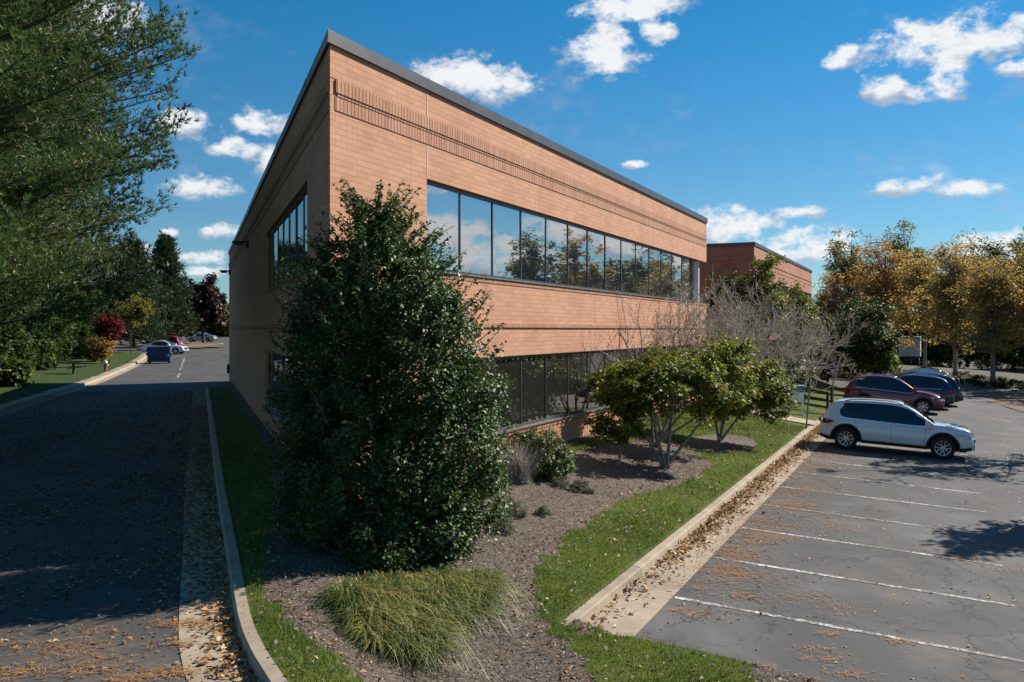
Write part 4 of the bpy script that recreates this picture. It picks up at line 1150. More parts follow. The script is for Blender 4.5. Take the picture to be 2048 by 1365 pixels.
pine('spruce_tree', 'dark green conifer between the red shrub and the pointed conifer', (-45.5, 108, gl(-45.5, 108)), 12, ([0, 2, 6, 12], [3.8, 4.6, 4.0, .6]), 110, M['needlesdark'], M['barkdark'], needle=.55, nn=7, step=.36, seed=14, z0=.8, w=.12)
def bushL(px, py, rx, ry, Z, mat, label, cat='shrub', name='understory_shrub', n=120, per=55, ls=.26, group='shrubs under the pines', cr=.5):
    x = (px-1024)/F*Z; b = np.array([x, Z, gl(x, Z)-.05])
    return tree(name, label, cat, b, [pe(px, py, rx, ry, Z)], n, per, ls, mat, M['barkdark'], group, cr=cr, tr=.06, shell=.3, part='foliage')
bushL(8, 700, 52, 62, 52, M['darkgreen'], 'dark leafy shrub at the left edge behind the outer kerb')
bushL(100, 678, 44, 42, 76, M['darkgreen'], 'dark leafy shrub behind and left of the picnic table')
bushL(20, 748, 26, 28, 47, M['shrub'], 'low yellow green shrub at the left edge')
bushL(160, 682, 40, 40, 80, M['darkgreen'], 'dark green shrub behind the picnic table')
bushL(62, 640, 80, 55, 74, M['darkgreen'], 'tall dark shrub high under the pine boughs')
bushL(150, 625, 60, 50, 84, M['darkgreen'], 'tall dark shrub far behind the picnic table')
bushL(190, 700, 18, 22, 76, M['olive'], 'small olive brown shrub left of the red shrub', n=50)
bushL(219, 657, 22, 26, 74, M['redleaf'], 'bright red autumn shrub at the edge of the side lawn', name='red_shrub', group=None, ls=.22)
bushL(205, 697, 15, 18, 73, M['orange'], 'low orange brown shrub below the red one', group=None, n=40)
bushL(262, 625, 40, 30, 92, M['olive'], 'yellowish olive shrub between the red shrub and the dark conifer', n=60)
bushL(62, 712, 46, 52, 62, M['darkgreen'], 'dark leafy shrub standing left of the picnic table')
bushL(-70, 700, 70, 110, 44, M['darkgreen'], 'dark shrub beyond the left edge')
x = (407-1024)/F*138
tree('maroon_tree', 'dark maroon leaved tree in the leaf litter island beyond the drive', 'tree', (x, 138, float(zroad(x, 138))+.1), [pe(408, 598, 40, 52, 138, 3.6), pe(386, 622, 26, 30, 138, 2.6), pe(430, 620, 26, 34, 138, 2.6)], 190, 70, .55, M['maroonleaf'], M['barkdark'], cr=.85, tr=.24, shell=.25)
# far backdrop on the left: trees beyond the yard
for i, (px, py, rx, ry, Z, m_, lb) in enumerate([(300, 640, 60, 40, 190, 'darkgreen', 'dark tree beyond the far yard, behind the conifers'), (372, 640, 40, 22, 210, 'darkgreen', 'low dark tree behind the maroon tree'), (446, 642, 28, 22, 215, 'olive', 'olive tree beyond the far yard beside the building'),
        (200, 600, 80, 70, 140, 'darkgreen', 'tall dark tree behind the red shrub'), (90, 580, 90, 90, 120, 'darkgreen', 'tall dark tree filling the gap behind the pines'), (0, 600, 80, 100, 110, 'darkgreen', 'tall dark tree behind the trunk at the left edge')]):
    x = (px-1024)/F*Z
    tree('background_tree', lb, 'tree', (x, Z, float(zroad(x, Z))), [pe(px, py, rx, ry, Z)], 130, 45, .8*Z/130, M[m_], M['barkdark'], 'trees beyond the side lawn', cr=1.3*Z/130, tr=.25, shell=.3, limbs=False)

# ---------------------------------------------------------------- trees on the right
def rtree(px, ybase, ytop, hw, Z, m_, lb, name='street_tree', n=210, per=42, ls=None, ybot=None, grp='autumn trees beyond the parking lot', cx=None, tr=.2, sh=.2, limbs=True, bark='bark'):
    x = (px-1024)/F*Z; zb = CAMZ-(ybase-660)/F*Z
    yb = ybot if ybot else ybase-(ybase-ytop)*.22
    cx = cx or px; yc = (ytop+yb)/2; ry = (yb-ytop)/2
    E = [pe(cx, yc+ry*.25, hw, ry*.75, Z), pe(cx-hw*.15, yc-ry*.35, hw*.62, ry*.62, Z), pe(cx+hw*.3, yc-ry*.05, hw*.6, ry*.5, Z)]
    return tree(name, lb, 'tree', (x, Z, zb), E, n, per, ls or .25*Z/75, M[m_], M[bark], grp, cr=.8*Z/80, tr=tr, shell=sh, limbs=limbs)
rtree(1986, 773, 492, 78, 68, 'gold', 'golden leaved tree with the rightmost visible trunk, in the planted strip', n=270)
rtree(1911, 754, 478, 76, 83, 'gold', 'golden leaved tree, second trunk from the right in the planted strip', n=270)
rtree(1848, 745, 486, 66, 95, 'gold', 'golden leaved tree standing right of the white truck', n=170)
rtree(1768, 748, 470, 80, 103, 'orange', 'orange gold tree rising above the dark evergreen', n=210, tr=.2)
rtree(2062, 772, 470, 70, 74, 'gold', 'golden tree cut by the right edge of the view', n=150)
rtree(1812, 735, 436, 62, 126, 'olive', 'tallest green and yellow tree in the back row', n=190, tr=.25, ybot=640)
rtree(1700, 735, 458, 66, 120, 'olive', 'tall olive brown tree at the left of the back row beside the red wing', n=170, tr=.22, ybot=650)
rtree(1668, 740, 540, 42, 100, 'orange', 'rusty orange tree right beside the red brick wing', n=100)
rtree(1935, 735, 470, 55, 118, 'olive', 'olive tree in the back row behind the golden trees', n=130, ybot=640)
rtree(1990, 735, 470, 40, 124, 'darkgreen', 'dark green narrow tree in the back row', n=110, ybot=640)
rtree(2050, 735, 480, 50, 122, 'olive', 'olive tree in the back row at the right edge', n=110, ybot=640)
for i, (px, w_) in enumerate(((1640, 50), (1730, 60), (1830, 62), (1900, 60), (1975, 62), (2050, 60), (2130, 70))):
    rtree(px, 735+2*(i % 2), 590+14*(i % 3), w_, 112+3*(i % 3), 'darkgreen', ['low dark tree at the wood edge beside the red wing', 'low dark tree behind the dark evergreen', 'low dark tree behind the white truck', 'low dark tree behind the second golden trunk', 'low dark tree behind the rightmost golden trunk', 'low dark tree at the right edge of the wood', 'low dark tree beyond the right edge'][i], 'woodland_tree', n=230, per=55, ybot=745, grp='dark trees at the wood edge', limbs=False)
def etree(px, py, rx, ry, Z, lb, m_='shrub', n=120, name='evergreen_bush', ls=.17, grp='evergreens in front of the red wing', cr=.36):
    x = (px-1024)/F*Z; a_, b_ = ab(x, Z); zb = float(zisl(x, Z)) if b_ > 0 else -.1
    return tree(name, lb, 'tree', (x, Z, zb), [pe(px, py, rx, ry, Z), pe(px+rx*.2, py+ry*.5, rx*.9, ry*.5, Z)], n, 50, ls, M[m_], M['barkdark'], grp, cr=cr, tr=.08, shell=.35)
etree(1528, 590, 36, 76, 44, 'tall bright green evergreen at the near corner of the red wing', 'magnolia', 150)
etree(1590, 640, 40, 62, 48, 'green evergreen below the far end of the red wing', 'magnolia', 130)
etree(1455, 610, 42, 60, 43, 'dark evergreen between the white column and the red wing', 'darkgreen', 130)
etree(1490, 700, 60, 70, 42, 'low dark evergreen behind the bare trees', 'darkgreen', 130)
etree(1560, 740, 60, 50, 45, 'low green evergreen behind the rail fence', 'shrub', 110)
etree(1722, 668, 66, 78, 56, 'large dark rounded evergreen beside the parked cars', 'darkgreen', 230, name='large_evergreen', grp=None, ls=.22, cr=.45)
etree(1655, 690, 50, 58, 58, 'dark evergreen between the bare trees and the large rounded one', 'darkgreen', 130, ls=.22)
etree(1748, 712, 40, 36, 55.5, 'green bush at the foot of the large rounded evergreen', 'magnolia', 80, ls=.2, grp=None)
# low hedge plants in the planted strip
for i, (px, py, rx, ry) in enumerate(((1925, 757, 30, 12), (1962, 762, 18, 11), (2030, 772, 24, 12), (2005, 766, 20, 10), (2065, 778, 22, 13), (1850, 742, 22, 8))):
    Z = 66+4*(i == 0)+10*(i == 5); x = (px-1024)/F*Z
    shrub('hedge_plant', ['low hedge plant left of the rightmost golden trunk, the widest', 'low hedge plant touching the rightmost golden trunk', 'low hedge plant at the right edge of the view', 'low hedge plant just right of the rightmost golden trunk', 'low hedge plant beyond the right edge', 'low hedge plant behind the parked cars'][i], 'shrub', (x, Z, -1.4), [pe(px, py, rx, ry, Z, .8)], 60, 34, .11, M['darkgreen'], 'low plants in the planted strip', cr=.2)
# planted strip, its kerb and the road behind
mb = MB()
def flat(P, z): mb.face([np.array([p[0], p[1], z]) for p in P])
s0_ = pix(1885, 748, lambda x, y: -1.4); s1_ = pix(2120, 800, lambda x, y: -1.4)
k0, k1 = s0_[:2], s1_[:2]; dd_ = (k1-k0)/np.linalg.norm(k1-k0); nn_ = np.array([-dd_[1], dd_[0]]); nn_ = nn_ if nn_[1] > 0 else -nn_
k0 = k0-dd_*25; k1 = k1+dd_*40
P_ = [np.append(k0, -1.3), np.append(k1, -1.3), np.append(k1+nn_*5, -1.3), np.append(k0+nn_*5, -1.3)]
mb.face(P_); mb.face([P_[0]-np.array([0, 0, .3]), P_[1]-np.array([0, 0, .3]), P_[1], P_[0]]); struct(mb.build('planted_strip', M['leaflitter']))
mb = MB(); mb.face([np.append(k0+nn_*5.02, -1.33), np.append(k1+nn_*5.02, -1.33), np.append(k1+nn_*22, -1.33), np.append(k0+nn_*22, -1.33)]); struct(mb.build('road', M['lot']))
mb = MB(); mb.face([np.append(k0+nn_*22, -1.3), np.append(k1+nn_*22, -1.3), np.append(k1+nn_*60, -1.1), np.append(k0+nn_*60, -1.1)]); struct(mb.build('wood_floor', M['woodfloor']))
# trees out of frame to the right: they shade the lot and show in the upper glass
for i, (x, y, H, m_, r_) in enumerate([(20.6, 31.0, 9.5, 'orange', 2.5), (16.0, 21.4, 7.2, 'gold', 1.0), (15.0, 16.9, 6.2, 'gold', .9), (49, 52, 9.5, 'olive', 3.0), (46.5, 56.5, 8.5, 'gold', 2.4), (43.5, 60, 12.5, 'olive', 3.0), (43, 65, 12.8, 'gold', 3.0), (42.5, 71, 11.5, 'olive', 3.0), (46, 79, 13, 'olive', 3.4), (57, 49, 8, 'darkgreen', 3.4), (66, 60, 9, 'darkgreen', 4.5), (62, 70, 10, 'darkgreen', 4.5), (60, 82, 11, 'darkgreen', 4.5), (52, 42, 8, 'olive', 3)]):
    zb = float(zlot(14))
    c_ = np.array([x, y, zb+H*.62])
    tree('lot_tree', ['rusty tree past the right edge, its shadow reaches the white car', 'golden tree past the right edge beside the bays', 'small golden tree past the right edge near the camera'][i] if i < 3 else 'tree across the lot mirrored in the upper windows', 'tree', (x, y, zb), [(c_, np.array([r_, r_, H*.36])), (c_+np.array([0, 0, H*.12]), np.array([r_*.7, r_*.7, H*.3]))], 130 if i > 2 else 75, 40, .2 if i < 3 else .42, M[m_], M['bark'], 'trees across the parking lot', cr=.42 if i < 3 else .8, tr=.14, shell=.3)
# ================================================================ grass blades, fallen leaves, chips, straw
def rand_in(n, x0, x1, y0, y1): return rng.uniform(x0, x1, n), rng.uniform(y0, y1, n)
def grass_patch(name, label, dens, x0, x1, y0, y1, h, w, cond):
    n = int(dens*(x1-x0)*(y1-y0)); x, y = rand_in(n, x0, x1, y0, y1)
    k = cond(x, y); x, y = x[k], y[k]; z = zisl(x, y)-.005; n = len(x)
    hh = h*rng.uniform(.5, 1.3, n)*(1+.35*np.sin(x*2.1)*np.sin(y*1.7+x)); ph = rng.uniform(0, 6.28, n); ln = rng.uniform(.05, .8, n)*hh
    b = np.stack([x, y, z], -1); s_ = np.stack([np.cos(ph), np.sin(ph), 0*ph], -1)*w/2; ph2 = rng.uniform(0, 6.28, n)
    tip = b+np.stack([np.cos(ph2)*ln, np.sin(ph2)*ln, hh], -1)
    v = np.stack([b-s_, b+s_, tip], 1).reshape(-1, 3); f = np.arange(3*n).reshape(-1, 3)
    tone = np.clip(.45+.22*np.sin(x*1.3+2*np.sin(y*.9))+rng.normal(0, .2, n), 0, .97); tone[rng.random(n) < .05] = 1
    print('GRASS', n)
    return tag(npmesh(name, v, f, M['blade'], attr=tone), label, 'grass', kind='stuff')
def gcond(x, y): 
    a, b = ab(x, y); inw = (b < .03) & (((x-C0[0])*NW[0]+(y-C0[1])*NW[1]) < .03)
    return keep_isl(x, y) & is_grass(x, y) & ~inw & (distpath(x, y, KINS[::4]) > .2) & ~((b > 4.44) & (a > -1.3)) & ~((a > 24.35) & (a < 25.95) & (b > .9) & (b < 4.7))
grass_patch('grass', 'short bright green lawn blades beside the near kerbs', 1500, -4.5, 8, 5.5, 16, .06, .011, gcond)
grass_patch('grass', 'lawn blades along the front wall and the lot kerb farther off', 480, -9, 14, 16, 34, .065, .02, gcond)

def leaf_layer(name, label, x, y, z, size, mat, tone=None, cat='fallen leaves', aspect=.6, tilt=.45):
    n = len(x); p = np.stack([x, y, z], -1)
    nr = rng.normal(size=(n, 3))*tilt; nr[:, 2] = 1; nr = unit(nr); tn = rng.normal(size=(n, 3)); tn[:, 2] *= .25
    v, f = leaf_quads(p, size*rng.uniform(.5, 1.35, n), nr, unit(tn), aspect, .35)
    print(name, n)
    return tag(npmesh(name, v, f, mat, attr=rng.random(n) if tone is None else tone), label, cat, kind='stuff')
def clumpy(x, y, k=1.): return .5+.5*np.sin(x*3.1*k+1.7*np.sin(y*2.3*k))*np.sin(y*2.7*k+1.3*np.sin(x*1.9*k+2))
# lot gutter: drift against the kerb
def ab2xy(a, b): P = C0[None]+a[:, None]*U+b[:, None]*V; return P[:, 0], P[:, 1]
n = 9500; a = rng.uniform(-1.2, 30, n); b = 4.67+np.abs(rng.normal(0, .17+.1*clumpy(a, a*0, .7), n))
dens = np.interp(a, [-1.3, .5, 1.8, 3, 6, 19, 23, 30], [.12, .22, .18, .55, 1, 1, .8, .8]); k = rng.random(n) < dens*(.45+.55*clumpy(a*.6, b)); a, b = a[k], b[k]
x, y = ab2xy(a, b); leaf_layer('fallen_leaves', 'drift of tan fallen leaves in the concrete gutter of the lot', x, y, zlot(b)+.012+rng.random(len(a))*.03*(b < 5), .085, M['fallen'], tilt=.7)
# on the drive
n = 95000; x, y = rand_in(n, -22, -1.2, 7, 46); d = distpath(x, y, KINS[::3])
k = keep_drive(x, y) & ~in_island(x, y) & (rng.random(n) < np.where(y < 10.3, .5, 1)*np.where(d < .95, 1.0, .14+.85*clumpy(x, y, .38)**2+.45*np.exp(-d/2.5)*(y > 12))); x, y = x[k], y[k]
leaf_layer('fallen_leaves', 'brown fallen leaves scattered over the shaded drive', x, y, zroad(x, y)+.012, .066, M['fallen'], tilt=.22)
n = 75000; x, y = rand_in(n, -13, -2.2, 9.6, 44); d = distpath(x, y, KINS[::2]); k = keep_drive(x, y) & ~in_island(x, y) & (d < .15+.65*rng.random(n)**.7) & (rng.random(n) < np.where(y > 13.5, 1., np.clip((y-8.5)/5, .15, 1)*.55)); x, y = x[k], y[k]
leaf_layer('fallen_leaves', 'thick brown leaves covering the gutter along the inner kerb', x, y, zroad(x, y)+.014+.02*rng.random(len(x)), .075, M['fallen'], tilt=.45)
n = 900; t_ = rng.integers(0, len(KINS)-12, n); off = np.abs(rng.normal(0, .16, n)); q_ = KINS[t_]+(KINS[t_+1]-KINS[t_])*rng.random((n, 1)); dd = unit(KINS[t_+1]-KINS[t_]); x = q_[:, 0]+dd[:, 1]*(off+.02); y = q_[:, 1]-dd[:, 0]*(off+.02)
leaf_layer('fallen_leaves', 'leaves banked against the inner kerb of the drive', x, y, zroad(x, y)+.02+rng.random(n)*.02, .08, M['fallen'], tilt=.7)
# on grass and mulch
n = 15000; x, y = rand_in(n, -4, 12, 6, 32); g_ = gcond(x, y); k = g_ & (rng.random(n) < .75); x1, y1 = x[k], y[k]
leaf_layer('fallen_leaves', 'pale and brown leaves dotted over the lawn', x1, y1, zisl(x1, y1)+.045, .06, M['fallenpale'])
def mcond(x, y):
    a, b = ab(x, y); inw = (b < .05) & (((x-C0[0])*NW[0]+(y-C0[1])*NW[1]) < .05)
    return keep_isl(x, y) & ~is_grass(x, y) & ~inw
n = 26000; x, y = rand_in(n, -4.5, 9, 5.5, 27); k = mcond(x, y); e = ~mcond(x+.3, y-.15) | ~mcond(x+.3, y+.2) | ~mcond(x-.25, y-.2); k &= (rng.random(n) < np.where(e, .95, .16)); x1, y1 = x[k], y[k]
leaf_layer('fallen_leaves', 'tan leaves lying on the mulch and thick along its edge', x1, y1, zisl(x1, y1)+.012, .062, M['fallen'])
n = 150000; x, y = rand_in(n, -4.5, 9, 5.5, 26); k = mcond(x, y) & (rng.random(n) < np.where(y < 15, 1, .45)); x1, y1 = x[k], y[k]
leaf_layer('bark_chips', 'loose grey brown bark chips covering the planting bed', x1, y1, zisl(x1, y1)+.008, .042, M['chips'], cat='mulch', aspect=.32, tilt=.5)
# lot
n = 13000; a = rng.uniform(-1.5, 40, n); b = rng.uniform(5.3, 14, n); k = rng.random(n) < .07+.45*clumpy(a, b, .5)**3+.5*np.exp(-(b-5.3)/.35); a, b = a[k], b[k]; x, y = ab2xy(a, b)
leaf_layer('fallen_leaves', 'leaves scattered over the parking bays', x, y, zlot(b)+.01, .055, M['fallen'], tilt=.3)
# pine straw
def straw(name, label, cx, cy, zf, r, num, L_=.1, w=.006):
    v = []; 
    idx = np.repeat(np.arange(len(cx)), num); n = len(idx); g_ = rng.normal(size=(n, 2))*np.asarray(r)[idx][:, None]*np.array([1., .55])
    x = cx[idx]+g_[:, 0]; y = cy[idx]+g_[:, 1]; z = zf(x, y)+.01+rng.random(n)*.012; ph = rng.normal(.3, .9, n); l_ = L_*rng.uniform(.5, 1.2, n)
    p = np.stack([x, y, z], -1); d = np.stack([np.cos(ph)*l_, np.sin(ph)*l_, rng.normal(0, .006, n)], -1); s_ = np.stack([-np.sin(ph), np.cos(ph), 0*ph], -1)*w/2
    v = np.stack([p-s_, p+s_, p+d+s_, p+d-s_], 1).reshape(-1, 3); f = np.arange(4*n).reshape(-1, 4)
    return tag(npmesh(name, v, f, M['straw'], attr=rng.random(n)), label, 'pine straw', kind='stuff')
zl_ = lambda x, y: zlot(ab(x, y)[1])
SP = [(1770, 1000, .3), (1760, 1020, .25), (1748, 1040, .2), (1960, 1010, .5), (1990, 1008, .35), (1900, 1110, .5), (1930, 1118, .3), (1690, 1060, .35), (1660, 1048, .3), (1990, 1045, .2), (1995, 1095, .25), (2020, 1140, .3), (1640, 1320, .22), (1630, 1300, .18), (1655, 1270, .14), (1400, 1235, .25), (1370, 1225, .2), (1680, 1225, .35), (1560, 1200, .4), (1600, 1190, .4), (1650, 1205, .4), (1520, 1150, .3), (1560, 1165, .3), (1700, 975, .5), (1650, 1030, .4), (1800, 1285, .2), (1440, 1330, .2), (1500, 1345, .3), (1580, 1360, .3), (1700, 1350, .2)]
pp = np.array([pix(x, y, lambda x, y: zlot(ab(x, y)[1])) for x, y, r in SP]); rr_ = np.array([r for *_, r in SP])*1.0
a = rng.uniform(1.5, 22, 150); b = 5.4+np.abs(rng.normal(0, .45, 150)); bx, by = ab2xy(a, b)
straw('pine_straw', 'orange brown pine straw in patches on the bays and along the gutter', np.concatenate([pp[:, 0], bx]), np.concatenate([pp[:, 1], by]), zl_, np.concatenate([rr_*.75, rng.uniform(.12, .45, 150)]), 62)
DP = [(60, 1340, .3), (20, 1290, .25), (110, 1300, .25), (170, 1290, .3), (180, 1265, .25), (190, 1320, .25), (330, 1250, .12), (345, 1290, .15), (320, 1345, .2), (345, 1350, .15), (250, 1360, .15), (10, 1350, .2), (150, 1345, .2), (380, 1250, .14), (400, 1245, .14), (440, 1260, .12)]
pp = np.array([pix(x, y, zroad) for x, y, r in DP])
straw('pine_straw', 'orange pine straw streaks on the sunlit near end of the drive', pp[:, 0], pp[:, 1], zroad, np.array([r for *_, r in DP])*.8, 90, .08)
# ================================================================ vehicles
def interp(x, P): return np.interp(x, [p[0] for p in P], [p[1] for p in P])
def smooth_prof(P, n=6):
    return [tuple(q) for q in smooth_path(np.array(P, float), n)]
# all profiles: x from the tail (-) to the nose (+)
SUV = dict(L=4.66, W=1.89, sill=.27, wb=2.87, xf=1.42, r=.365, ra=.44,
    top=[(-2.33, .80), (-2.27, .98), (-2.1, 1.03), (-1.2, 1.02), (.0, .985), (.95, .975), (1.15, 1.04), (1.45, 1.04), (1.85, .99), (2.1, .94), (2.22, .87), (2.30, .76), (2.33, .66)],
    roof=[(-2.22, 1.02), (-2.08, 1.28), (-1.93, 1.48), (-1.6, 1.575), (-1.0, 1.625), (-.3, 1.64), (.15, 1.60), (.5, 1.47), (.85, 1.25), (1.22, 1.0)],
    win=(-1.72, .98), wtop=.075, d=.55, clad=True, rails=True)
SUV2 = dict(SUV, L=4.52, W=1.86, wb=2.69, xf=1.36, r=.35, ra=.42,
    top=[(-2.26, .78), (-2.2, .95), (-2.0, 1.05), (-1.2, 1.03), (.0, .97), (.75, .94), (.98, 1.03), (1.4, 1.02), (1.85, .93), (2.1, .82), (2.2, .70), (2.26, .56)],
    roof=[(-2.12, 1.04), (-1.98, 1.3), (-1.82, 1.5), (-1.5, 1.6), (-1.0, 1.65), (-.35, 1.66), (.0, 1.62), (.35, 1.5), (.75, 1.26), (1.05, 1.03)], clad=True, rails=True)
SEDAN = dict(L=4.7, W=1.82, sill=.22, wb=2.75, xf=1.45, r=.33, ra=.39,
    top=[(-2.35, .75), (-2.28, .95), (-2.0, 1.0), (-1.5, 1.0), (-.5, .92), (.6, .9), (.95, .94), (1.4, .92), (1.9, .84), (2.2, .72), (2.35, .5)],
    roof=[(-1.75, .99), (-1.4, 1.15), (-.9, 1.36), (-.4, 1.44), (.1, 1.43), (.5, 1.28), (.95, .93)],
    win=(-1.2, .8), wtop=.07, d=.35, clad=False, rails=False)
def yshape(t): return np.interp(t, [0, .1, .3, .5, .68, .84, .95, 1.0], [.935, .975, .995, 1.0, .985, .965, .94, .90])
def make_car(name, label, cat, loc, X, group, S, pmat, lod=2, spare=False, rack=False, wheel_style=5, visor=False):
    """X: forward unit vector lying in the ground plane under the car"""
    L, Wd = S['L'], S['W']; hw = Wd/2
    root = bpy.data.objects.new(name, None); COL.objects.link(root)
    X = Vector(X).normalized(); Zup = Vector((0, 0, 1)); Yv = Zup.cross(X).normalized(); Zv = X.cross(Yv)
    root.matrix_world = Matrix(((X.x, Yv.x, Zv.x, loc[0]), (X.y, Yv.y, Zv.y, loc[1]), (X.z, Yv.z, Zv.z, loc[2]), (0, 0, 0, 1)))
    tag(root, label, cat, group)
    top = smooth_prof(S['top']); roof = smooth_prof(S['roof'])
    xw = (S['xf'], S['xf']-S['wb']); ra = S['ra']; rc = S['r']
    xs = set(np.round(np.linspace(-L/2, L/2, 60), 4))
    for w in xw:
        for k in (-1, -.985, -.93, -.8, -.6, -.35, -.12, .12, .35, .6, .8, .93, .985, 1): xs.add(round(w+ra*k, 4))
    for k in (.0, .03, .07, .12, .18): xs.add(round(L/2-k, 4)); xs.add(round(-L/2+k, 4))
    xs = np.array(sorted(xs))
    def plan(x):
        e = np.clip((np.abs(x)-(L/2-.85))/.85, 0, 1); return 1-.17*e**2.4-.05*e**12
    def zb0(x): return S['sill']+.10*np.clip((np.abs(x)-(L/2-.45))/.45, 0, 1)**1.5
    def zt(x): return interp(x, top)
    def yside(x, z): return hw*plan(x)*yshape((z-zb0(x))/(zt(x)-zb0(x)+1e-6))
    rows = np.array([0, .06, .14, .25, .38, .5, .62, .74, .84, .92, .97, 1.0]); nr = len(rows)
    tops = [(.86, .012), (.6, .03), (.3, .038), (0, .04)]
    V_ = []; 
    for x in xs:
        zb = float(zb0(x))
        for w in xw:
            if abs(x-w) < ra: zb = max(zb, rc+math.sqrt(max(0, ra**2-(x-w)**2)))
        z1 = float(zt(x)); sect = []
        endk = max(0, (abs(x)-(L/2-.18))/.18)
        for t_ in rows:
            z = zb+(z1-zb)*t_
            tt = (z-zb0(x))/(z1-zb0(x)+1e-6)
            y = hw*plan(x)*yshape(tt)
            xx = x-math.copysign(1, x)*endk*.10*(abs(tt-.35)*1.6)**2
            sect.append((xx, y, z))
        ys = hw*plan(x)*.90
        for f_, dz in tops: sect.append((x-math.copysign(1, x)*endk*.10*(.65*1.6)**2, ys*f_, z1+dz*(1-endk*.5)))
        full = [(-0, 0, 0)]*0+sect+[(p[0], -p[1], p[2]) for p in sect[::-1][1:]]
        V_.append(full)
    V_ = np.array(V_); m, k = V_.shape[:2]
    idx = np.arange(m*k).reshape(m, k); F_ = np.stack([idx[:-1, :-1], idx[:-1, 1:], idx[1:, 1:], idx[1:, :-1]], -1).reshape(-1, 4)
    vs = V_.reshape(-1, 3); 
    # closed nose and tail
    extra = []
    for e, rev in ((0, False), (m-1, True)):
        for j in range(k//2):
            q = [idx[e, j], idx[e, j+1], idx[e, k-2-j], idx[e, k-1-j]]
            if len(set(q)) == 4: extra.append(q if rev else q[::-1])
    F_ = np.concatenate([F_, np.array(extra)])
    body = npmesh('body', vs, F_, pmat, root, smooth=True)
    # ---- greenhouse
    xr, xfw = roof[0][0], roof[-1][0]; rx0, rx1 = S['win']
    gx = np.linspace(xr, xfw, 72); ns = 9; nt = 6
    cab, gls = [], []; cv = []
    xrr = [p[0] for p in S['roof']]; zr_ = [p[1] for p in S['roof']]
    zmax = max(zr_)
    xback = xrr[[i for i, z in enumerate(zr_) if z > zmax-.18][0]]; xfront = xrr[[i for i, z in enumerate(zr_) if z > zmax-.06][-1]]
    for x in gx:
        zt_ = float(zt(x))-.015; zr = max(float(interp(x, roof)), zt_+.004); yb = hw*plan(x)*.905; hgt = zr-zt_
        yr = yb-.40*max(0, hgt-.02)-.03*(hgt > .1)
        s_ = []
        for i in range(ns+1):
            t_ = i/ns; z = zt_+hgt*t_*.965; y = yb+(yr-yb)*t_**1.15; s_.append((x, y, z))
        for i in range(1, nt+1):
            f_ = 1-i/nt; s_.append((x, yr*f_*.985 if f_ else 0, zr-.035*hgt+(.035*hgt+.028*min(1, hgt/.3))*math.sin(math.pi/2*(1-f_**1.6))))
        cv.append(s_+[(p[0], -p[1], p[2]) for p in s_[::-1][1:]])
    cv = np.array(cv); m2, k2 = cv.shape[:2]; id2 = np.arange(m2*k2).reshape(m2, k2); half = ns+nt
    for i in range(m2-1):
        x = (gx[i]+gx[i+1])/2; zr = float(interp(x, roof)); zt_ = float(zt(x))
        for j in range(k2-1):
            jj = j if j < half else 2*half-1-j
            q = [id2[i, j], id2[i, j+1], id2[i+1, j+1], id2[i+1, j]]
            if jj < ns:
                z = zt_+(zr-zt_)*(jj+.5)/ns
                glass = (z < zr-S['wtop']) and (z > zt_+.02) and x > rx0-.0+max(0, (z-zt_))*S['d']*.2+ (0.26-(z-zt_))*-.0 and x < rx1+.4
                if x < rx0+.35: glass = glass and (z < zt_+.10+(x-rx0)*1.6+.12) and (z > zt_+.12-(x-rx0)*.5)
            else:
                tt = (jj-ns+.5)/nt
                glass = (x > xfront+.06 or x < xback-.0) and tt > .12 and zr-zt_ > .03
                if x < xback: glass = glass and (zr < zmax-.1)
            (gls if glass else cab).append(q)
    npmesh('cabin', cv.reshape(-1, 3), np.array(cab), pmat, root, smooth=True)
    npmesh('window', cv.reshape(-1, 3), np.array(gls), M['carglass'], root, smooth=True)
    if lod > 1:
        for sg in (-1, 1):
            pl = MB()
            for xp, ln_ in ((.0, -.02), (-1.0, -.06)):
                for i in range(6):
                    qs = []
                    for f0, dx in ((i/6, -.03), (i/6, .03), ((i+1)/6, .03), ((i+1)/6, -.03)):
                        x = xp+dx+ln_*f0; zt_ = float(zt(x))-.015; hgt = float(interp(x, roof))-zt_; yb = hw*plan(x)*.905; yr = yb-.40*(hgt-.02)-.03
                        f1 = f0*.9; qs.append((x, sg*(yb+(yr-yb)*f1**1.15+.006), zt_+hgt*f1*.965))
                    pl.face(qs if sg < 0 else qs[::-1])
            pl.build('door_pillar', M['trim'], root)
    # ---- belly and wheel houses
    bx = MB(); bx.box((0, 0, .5), (L-.5, Wd-.62, .5))
    bx2 = MB()
    bx.box(((xw[0]+xw[1])/2, 0, .36), (S['wb']-2*ra-.02, Wd-.2, .2)); bx.build('underbody', M['trim'], root)
    # ---- trim strips lying on the body side
    def on_side(mb, pts2, off, sg):
        P = [(x, sg*(yside(x, z)+off), z) for x, z in pts2]
        mb.face(P if sg < 0 else P[::-1])
